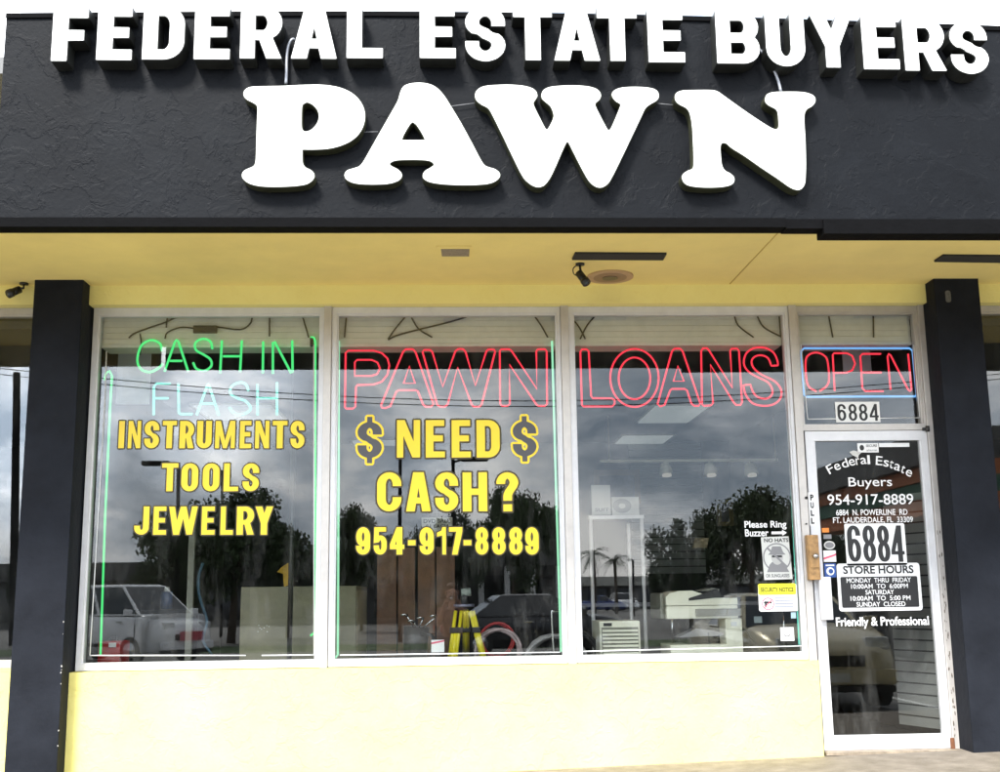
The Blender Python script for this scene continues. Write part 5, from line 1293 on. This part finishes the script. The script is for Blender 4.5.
# buildings across
def far_building(name, lab, x0, x1, y0, y1, h, wallm, bandm, openings=6, cols=None):
    t = empty(name, ((x0+x1)/2, (y0+y1)/2, LOT), lab, 'building')
    MB().box(x0, x1, y0, y1, LOT, LOT+h*.72).build('wall', wallm, t)
    MB().box(x0-.8, x1+.8, y0-.2, y1+1.6, LOT+h*.72+.003, LOT+h).build('fascia', bandm, t)
    n = openings; w = (x1-x0)/n
    for i in range(n): MB().box(x0+w*i+w*.12, x0+w*(i+1)-w*.12, y1+.004, y1+.05, LOT+.3, LOT+h*.62).build('shop_window', CARGLASS, t)
    if cols:
        for i in range(n+1): MB().box(x0+w*i-.13, x0+w*i+.13, y1+1.2, y1+1.45, LOT, LOT+h*.72).build('column', cols, t)
    return t
wl = mat('far_wall_grey', (.12, .12, .115), .8, var=.2, scale=1); wb_ = mat('far_fascia_cream', (.42, .42, .38), .8, var=.1, scale=1); dk = mat('far_roof_dark', (.06, .06, .06), .8)
a = mir(560, 580, 112)[0]; b = mir(780, 580, 112)[0]
far_building('strip_mall', 'long low strip mall with pale fascia, reflected beyond the palms', a, b, -124, -112, 3.3, wl, wb_, 9, dk)
a = mir(455, 580, 48)[0]; b = mir(556, 580, 48)[0]
far_building('shop_building', 'dark low shop with white columns, reflected right of the tripod', a, b, -58, -48, 3.9, wl, dk, 4, wht)
a = mir(60, 580, 60)[0]; b = mir(478, 580, 60)[0]
far_building('strip_mall', 'dark long building behind the trees, reflected in the left window', a-8, b, -72, -60, 3.6, wl, dk, 10, None)
# right-hand wing of the mall, running away from the shop
t = empty('mall_wing', (10.2, -21, LOT), 'mall side wing with dark roof over orange and green bands, reflected in the door', 'building')
MB().box(9.8, 16, -20.2, -12.2, LOT, 2.45).build('wall', wl, t)
for z0_, z1_, m_, off in ((2.455, 2.78, mat('orange_band', (.38, .11, .03), .7), 0), (2.785, 3.08, mat('green_band', (.03, .10, .06), .7), .05), (3.085, 3.36, mat('orange_band_upper', (.38, .12, .04), .7), .1), (3.365, 3.95, dk, .25)):
    MB().box(9.0-off, 16.2, -20.4, -12.0, z0_, z1_).build('band', m_, t)
for i in range(3): MB().box(9.76, 9.799, -20+i*2.6, -17.9+i*2.6, LOT+.3, 2.1).build('shop_window', mat('wing_window_dark', (.02, .022, .025), .35), t)
for (x0_, x1_, y0_, y1_, yy, lab) in ((117, 150, 352, 404, .75, 'pale blank hanging panel behind the green CASH IN neon'), (843, 871, 349, 372, .75, 'pale blank hanging panel behind the red OPEN neon')):
    t = empty('hanging_panel', tuple(at((x0_+x1_)/2, y0_, yy)), lab, 'panel')
    a0, a1, z0, z1 = pxbox(x0_, x1_, y0_, y1_, yy); MB().box(a0, a1, yy, yy+.02, z0, z1, bev=.003).build('board', mat('panel_white', (.7, .72, .78), .6), t)
    for xx in (a0+.03, a1-.03): MB().tube([(xx, yy+.01, z1), (xx, yy+.01, 2.94)], .003, 5).build('hanger_wire', M['greyp'], t)

# overhead lines
for i, (ya, yb_) in enumerate(((372, 374), (378, 379))):
    Y = 33; a = mir(-40, ya-8, Y); b = mir(1020, yb_-2, Y)
    P_ = [(a[0]+(b[0]-a[0])*u, -Y, a[2]+(b[2]-a[2])*u-1.2*math.sin(math.pi*u)) for u in np.linspace(0, 1, 24)]
    tag(MB().tube(P_, .018, 5).build('power_line', M['bk']), ('upper overhead power line reflected across the windows', 'lower overhead power line reflected across the windows')[i], 'cable')

# =====================================================================  PHOTOGRAPHER (reflected in the middle window)
def skin(name, verts, edges, radii, m, parent, root=0, lv=2):
    me = bpy.data.meshes.new(name); me.from_pydata(verts, edges, []); me.materials.append(m)
    o = bpy.data.objects.new(name, me); COL.objects.link(o)
    md = o.modifiers.new('skin', 'SKIN'); md.use_smooth_shade = True
    for i, r_ in enumerate(radii):
        v = me.skin_vertices[0].data[i]; v.radius = (r_, r_) if not isinstance(r_, tuple) else r_; v.use_root = (i == root)
    ss = o.modifiers.new('sub', 'SUBSURF'); ss.levels = lv; ss.render_levels = lv
    if parent is not None: o.parent = parent
    return o
pm = empty('person', (.02, -8.22, LOT), 'person standing in the car park holding a camera up, reflected in the middle window', 'person'); pm['_abs'] = 0
skn = mat('skin', (.42, .22, .15), .6); shirt = mat('brown_shirt', (.16, .07, .05), .8, var=.2); jean = mat('dark_jeans', (.03, .04, .07), .85, var=.2); hairm = mat('brown_hair', (.05, .03, .02), .7)
# body frame: faces +y, origin at the feet; eye height about 1.45
vb = [(0, 0, .84), (0, -.01, 1.02), (0, -.01, 1.18), (0, 0, 1.25), (0, .01, 1.31), (0, .02, 1.39), (0, .025, 1.46), (0, .015, 1.52),
      (-.15, 0, 1.21), (-.20, .10, 1.02), (-.11, .27, 1.27), (-.07, .31, 1.37), (.15, 0, 1.21), (.20, .10, 1.02), (.11, .27, 1.27), (.07, .31, 1.37),
      (-.09, 0, .78), (-.10, .02, .44), (-.10, 0, .08), (-.10, .13, .04), (.09, 0, .78), (.10, .02, .44), (.10, 0, .08), (.10, .13, .04)]
eb = [(0, 1), (1, 2), (2, 3), (3, 4), (4, 5), (5, 6), (6, 7), (2, 8), (8, 9), (9, 10), (10, 11), (2, 12), (12, 13), (13, 14), (14, 15), (0, 16), (16, 17), (17, 18), (18, 19), (0, 20), (20, 21), (21, 22), (22, 23)]
rb = [.13, .115, .12, .06, .05, .07, .075, .06, .055, .042, .032, .03, .055, .042, .032, .03, .075, .052, .036, .03, .075, .052, .036, .03]
skin('body', vb, eb, rb, skn, pm)
skin('shirt', [vb[i] for i in (0, 1, 2, 3, 8, 9, 12, 13)], [(0, 1), (1, 2), (2, 3), (2, 4), (4, 5), (2, 6), (6, 7)], [.15, .135, .145, .07, .072, .06, .072, .06], shirt, pm)
skin('trousers', [vb[i] for i in (0, 16, 17, 18, 20, 21, 22)], [(0, 1), (1, 2), (2, 3), (0, 4), (4, 5), (5, 6)], [.155, .10, .07, .055, .10, .07, .055], jean, pm)
h_ = MB()
for i in range(7):
    th_ = i/6*math.pi*.5
hb_ = bmesh.new(); bmesh.ops.create_uvsphere(hb_, u_segments=20, v_segments=12, radius=1)
for v in hb_.verts: v.co = Vector((v.co.x*.082, v.co.y*.095-.012, v.co.z*.09 if v.co.z > 0 else v.co.z*.05))+Vector((0, .0, 1.515))
bmesh.ops.delete(hb_, geom=[v for v in hb_.verts if v.co.y > .05 and v.co.z < 1.545], context='VERTS')
me = bpy.data.meshes.new('hair'); hb_.to_mesh(me); hb_.free(); me.materials.append(hairm); o = bpy.data.objects.new('hair', me); COL.objects.link(o); o.parent = pm
fc = MB(); 
for sx in (-1, 1):
    fc.cyl((sx*.03, .085, 1.465), (sx*.03, .094, 1.465), .011, 10)
fc.build('eye', mat('eye', (.03, .02, .02), .3), pm)
MB().tube([(0, .088, 1.475), (0, .108, 1.438), (0, .094, 1.428)], .011, 8).build('nose', skn, pm)
MB().tube([(-.024, .088, 1.402), (0, .094, 1.400), (.024, .088, 1.402)], .005, 6).build('mouth', mat('lips', (.30, .10, .09), .6), pm)
for sx in (-1, 1): MB().tube([(sx*.076, .02, 1.49), (sx*.088, .01, 1.465), (sx*.078, .02, 1.435)], .010, 8).build('ear', skn, pm)
for sx in (-1, 1):
    for k in range(4):
        z = 1.415-.021*k; x_ = sx*.062
        vf = [(x_+sx*.012, .315, z-.005), (x_+sx*.004, .345, z), (x_-sx*.018, .355, z+.001), (x_-sx*(.034-.004*abs(k-1)), .350, z)]
        skin('finger', vf, [(0, 1), (1, 2), (2, 3)], [.010, .0085, .008, .0065], skn, pm, lv=1)
    skin('thumb', [(x_, .30, 1.355), (x_-sx*.018, .298, 1.352), (x_-sx*.038, .305, 1.356)], [(0, 1), (1, 2)], [.012, .0095, .0075], skn, pm, lv=1)
t = empty('handheld_camera', (.02, -7.895, 1.0), 'small dark compact camera held up by the person', 'camera')
MB().box(-.035, .065, -7.905, -7.878, 1.005, 1.068, bev=.005).build('body', M['bk'], t)
MB().cyl((.012, -7.879, 1.034), (.012, -7.862, 1.034), .021, 20).build('lens_barrel', M['steel'], t)

# =====================================================================  SKY, SUN, CAMERA
w = bpy.data.worlds.new('World'); sc.world = w; w.use_nodes = True; N = w.node_tree.nodes; Lk = w.node_tree.links
bg = N['Background']; bg.inputs['Strength'].default_value = .1
sky = N.new('ShaderNodeTexSky'); sky.sky_type = 'NISHITA'; sky.sun_disc = False
SE, SA_ = R(46), R(205)      # sun elevation; azimuth clockwise from +Y: behind the camera, a little to the left
sky.sun_elevation = SE; sky.sun_rotation = SA_
tc = N.new('ShaderNodeTexCoord')
mp = N.new('ShaderNodeMapping'); mp.inputs['Scale'].default_value = (1, 1, 2.4); mp.inputs['Location'].default_value = (3.1, .4, .7)
Lk.new(tc.outputs['Generated'], mp.inputs['Vector'])
n1 = N.new('ShaderNodeTexNoise'); n1.inputs['Scale'].default_value = 3.6; n1.inputs['Detail'].default_value = 9; n1.inputs['Roughness'].default_value = .64; n1.inputs['Distortion'].default_value = .35
Lk.new(mp.outputs[0], n1.inputs['Vector'])
cr = N.new('ShaderNodeValToRGB'); e = cr.color_ramp.elements
e[0].position = .40; e[0].color = (.25, .305, .38, 1); e[1].position = .61; e[1].color = (1, 1, 1, 1)
k1 = e.new(.50); k1.color = (.52, .57, .64, 1)
Lk.new(n1.outputs['Fac'], cr.inputs['Fac'])
ml_ = N.new('ShaderNodeVectorMath'); ml_.operation = 'SCALE'; ml_.inputs['Scale'].default_value = 17.5
Lk.new(cr.outputs['Color'], ml_.inputs[0])
def cloud_break(src, px_, py_, r0_, r1_, gain):
    d_ = ray(px_, py_); d_ = d_/np.linalg.norm(d_)
    vs = N.new('ShaderNodeVectorMath'); vs.operation = 'DISTANCE'; vs.inputs[1].default_value = (d_[0], -d_[1], d_[2])
    nn = N.new('ShaderNodeTexNoise'); nn.inputs['Scale'].default_value = 9; nn.inputs['Detail'].default_value = 7; nn.inputs['Roughness'].default_value = .6
    Lk.new(tc.outputs['Generated'], nn.inputs['Vector'])
    wv = N.new('ShaderNodeVectorMath'); wv.operation = 'MULTIPLY_ADD'; wv.inputs[1].default_value = (.16, .16, .16)
    Lk.new(nn.outputs['Color'], wv.inputs[0]); Lk.new(tc.outputs['Generated'], wv.inputs[2])
    sb = N.new('ShaderNodeVectorMath'); sb.operation = 'SUBTRACT'; sb.inputs[1].default_value = (.08, .08, .08)
    Lk.new(wv.outputs[0], sb.inputs[0]); Lk.new(sb.outputs[0], vs.inputs[0])
    mr = N.new('ShaderNodeMapRange'); mr.interpolation_type = 'SMOOTHSTEP'; mr.inputs['From Min'].default_value = r0_; mr.inputs['From Max'].default_value = r1_
    mr.inputs['To Min'].default_value = gain; mr.inputs['To Max'].default_value = 1
    Lk.new(vs.outputs['Value'], mr.inputs['Value'])
    sc2 = N.new('ShaderNodeVectorMath'); sc2.operation = 'SCALE'; Lk.new(src, sc2.inputs[0]); Lk.new(mr.outputs['Result'], sc2.inputs['Scale'])
    return sc2.outputs[0]
cl = cloud_break(ml_.outputs[0], 225, 385, .015, .115, 2.6)
cl = cloud_break(cl, 2, 430, .02, .13, 3.6)
cl = cloud_break(cl, 430, 450, .0, .10, 1.5)
mx = N.new('ShaderNodeMix'); mx.data_type = 'RGBA'; mx.inputs['Factor'].default_value = .90
Lk.new(sky.outputs[0], mx.inputs[6]); Lk.new(cl, mx.inputs[7]); Lk.new(mx.outputs[2], bg.inputs['Color'])
sd = bpy.data.lights.new('sun', 'SUN'); sd.energy = 2.4; sd.angle = R(13); sd.color = (1, .975, .93)
so_ = bpy.data.objects.new('sun', sd); COL.objects.link(so_)
dirv = Vector((math.sin(SA_)*math.cos(SE), math.cos(SA_)*math.cos(SE), math.sin(SE)))
so_.rotation_euler = dirv.to_track_quat('Z', 'Y').to_euler(); so_.location = (0, -20, 20)

cd = bpy.data.cameras.new('camera'); cam = bpy.data.objects.new('camera', cd); COL.objects.link(cam)
cd.sensor_fit = 'HORIZONTAL'; cd.sensor_width = 36; cd.lens = F_PX/1000*36; cd.clip_end = 2000; cd.clip_start = .02
Mx = Matrix(((RT[0], UP[0], -FW[0], CAM[0]), (RT[1], UP[1], -FW[1], CAM[1]), (RT[2], UP[2], -FW[2], CAM[2]), (0, 0, 0, 1)))
cam.matrix_world = Mx; sc.camera = cam
sc.render.engine = 'CYCLES'; sc.cycles.use_denoising = True; sc.cycles.max_bounces = 8; sc.cycles.transparent_max_bounces = 16
sc.cycles.glossy_bounces = 4; sc.cycles.diffuse_bounces = 4; sc.cycles.sample_clamp_indirect = 6; sc.cycles.caustics_reflective = False
sc.view_settings.view_transform = 'Standard'; sc.view_settings.look = 'None'; sc.view_settings.gamma = 1; sc.view_settings.exposure = 1.82
for o in COL.objects:
    if '_abs' in o: del o['_abs']
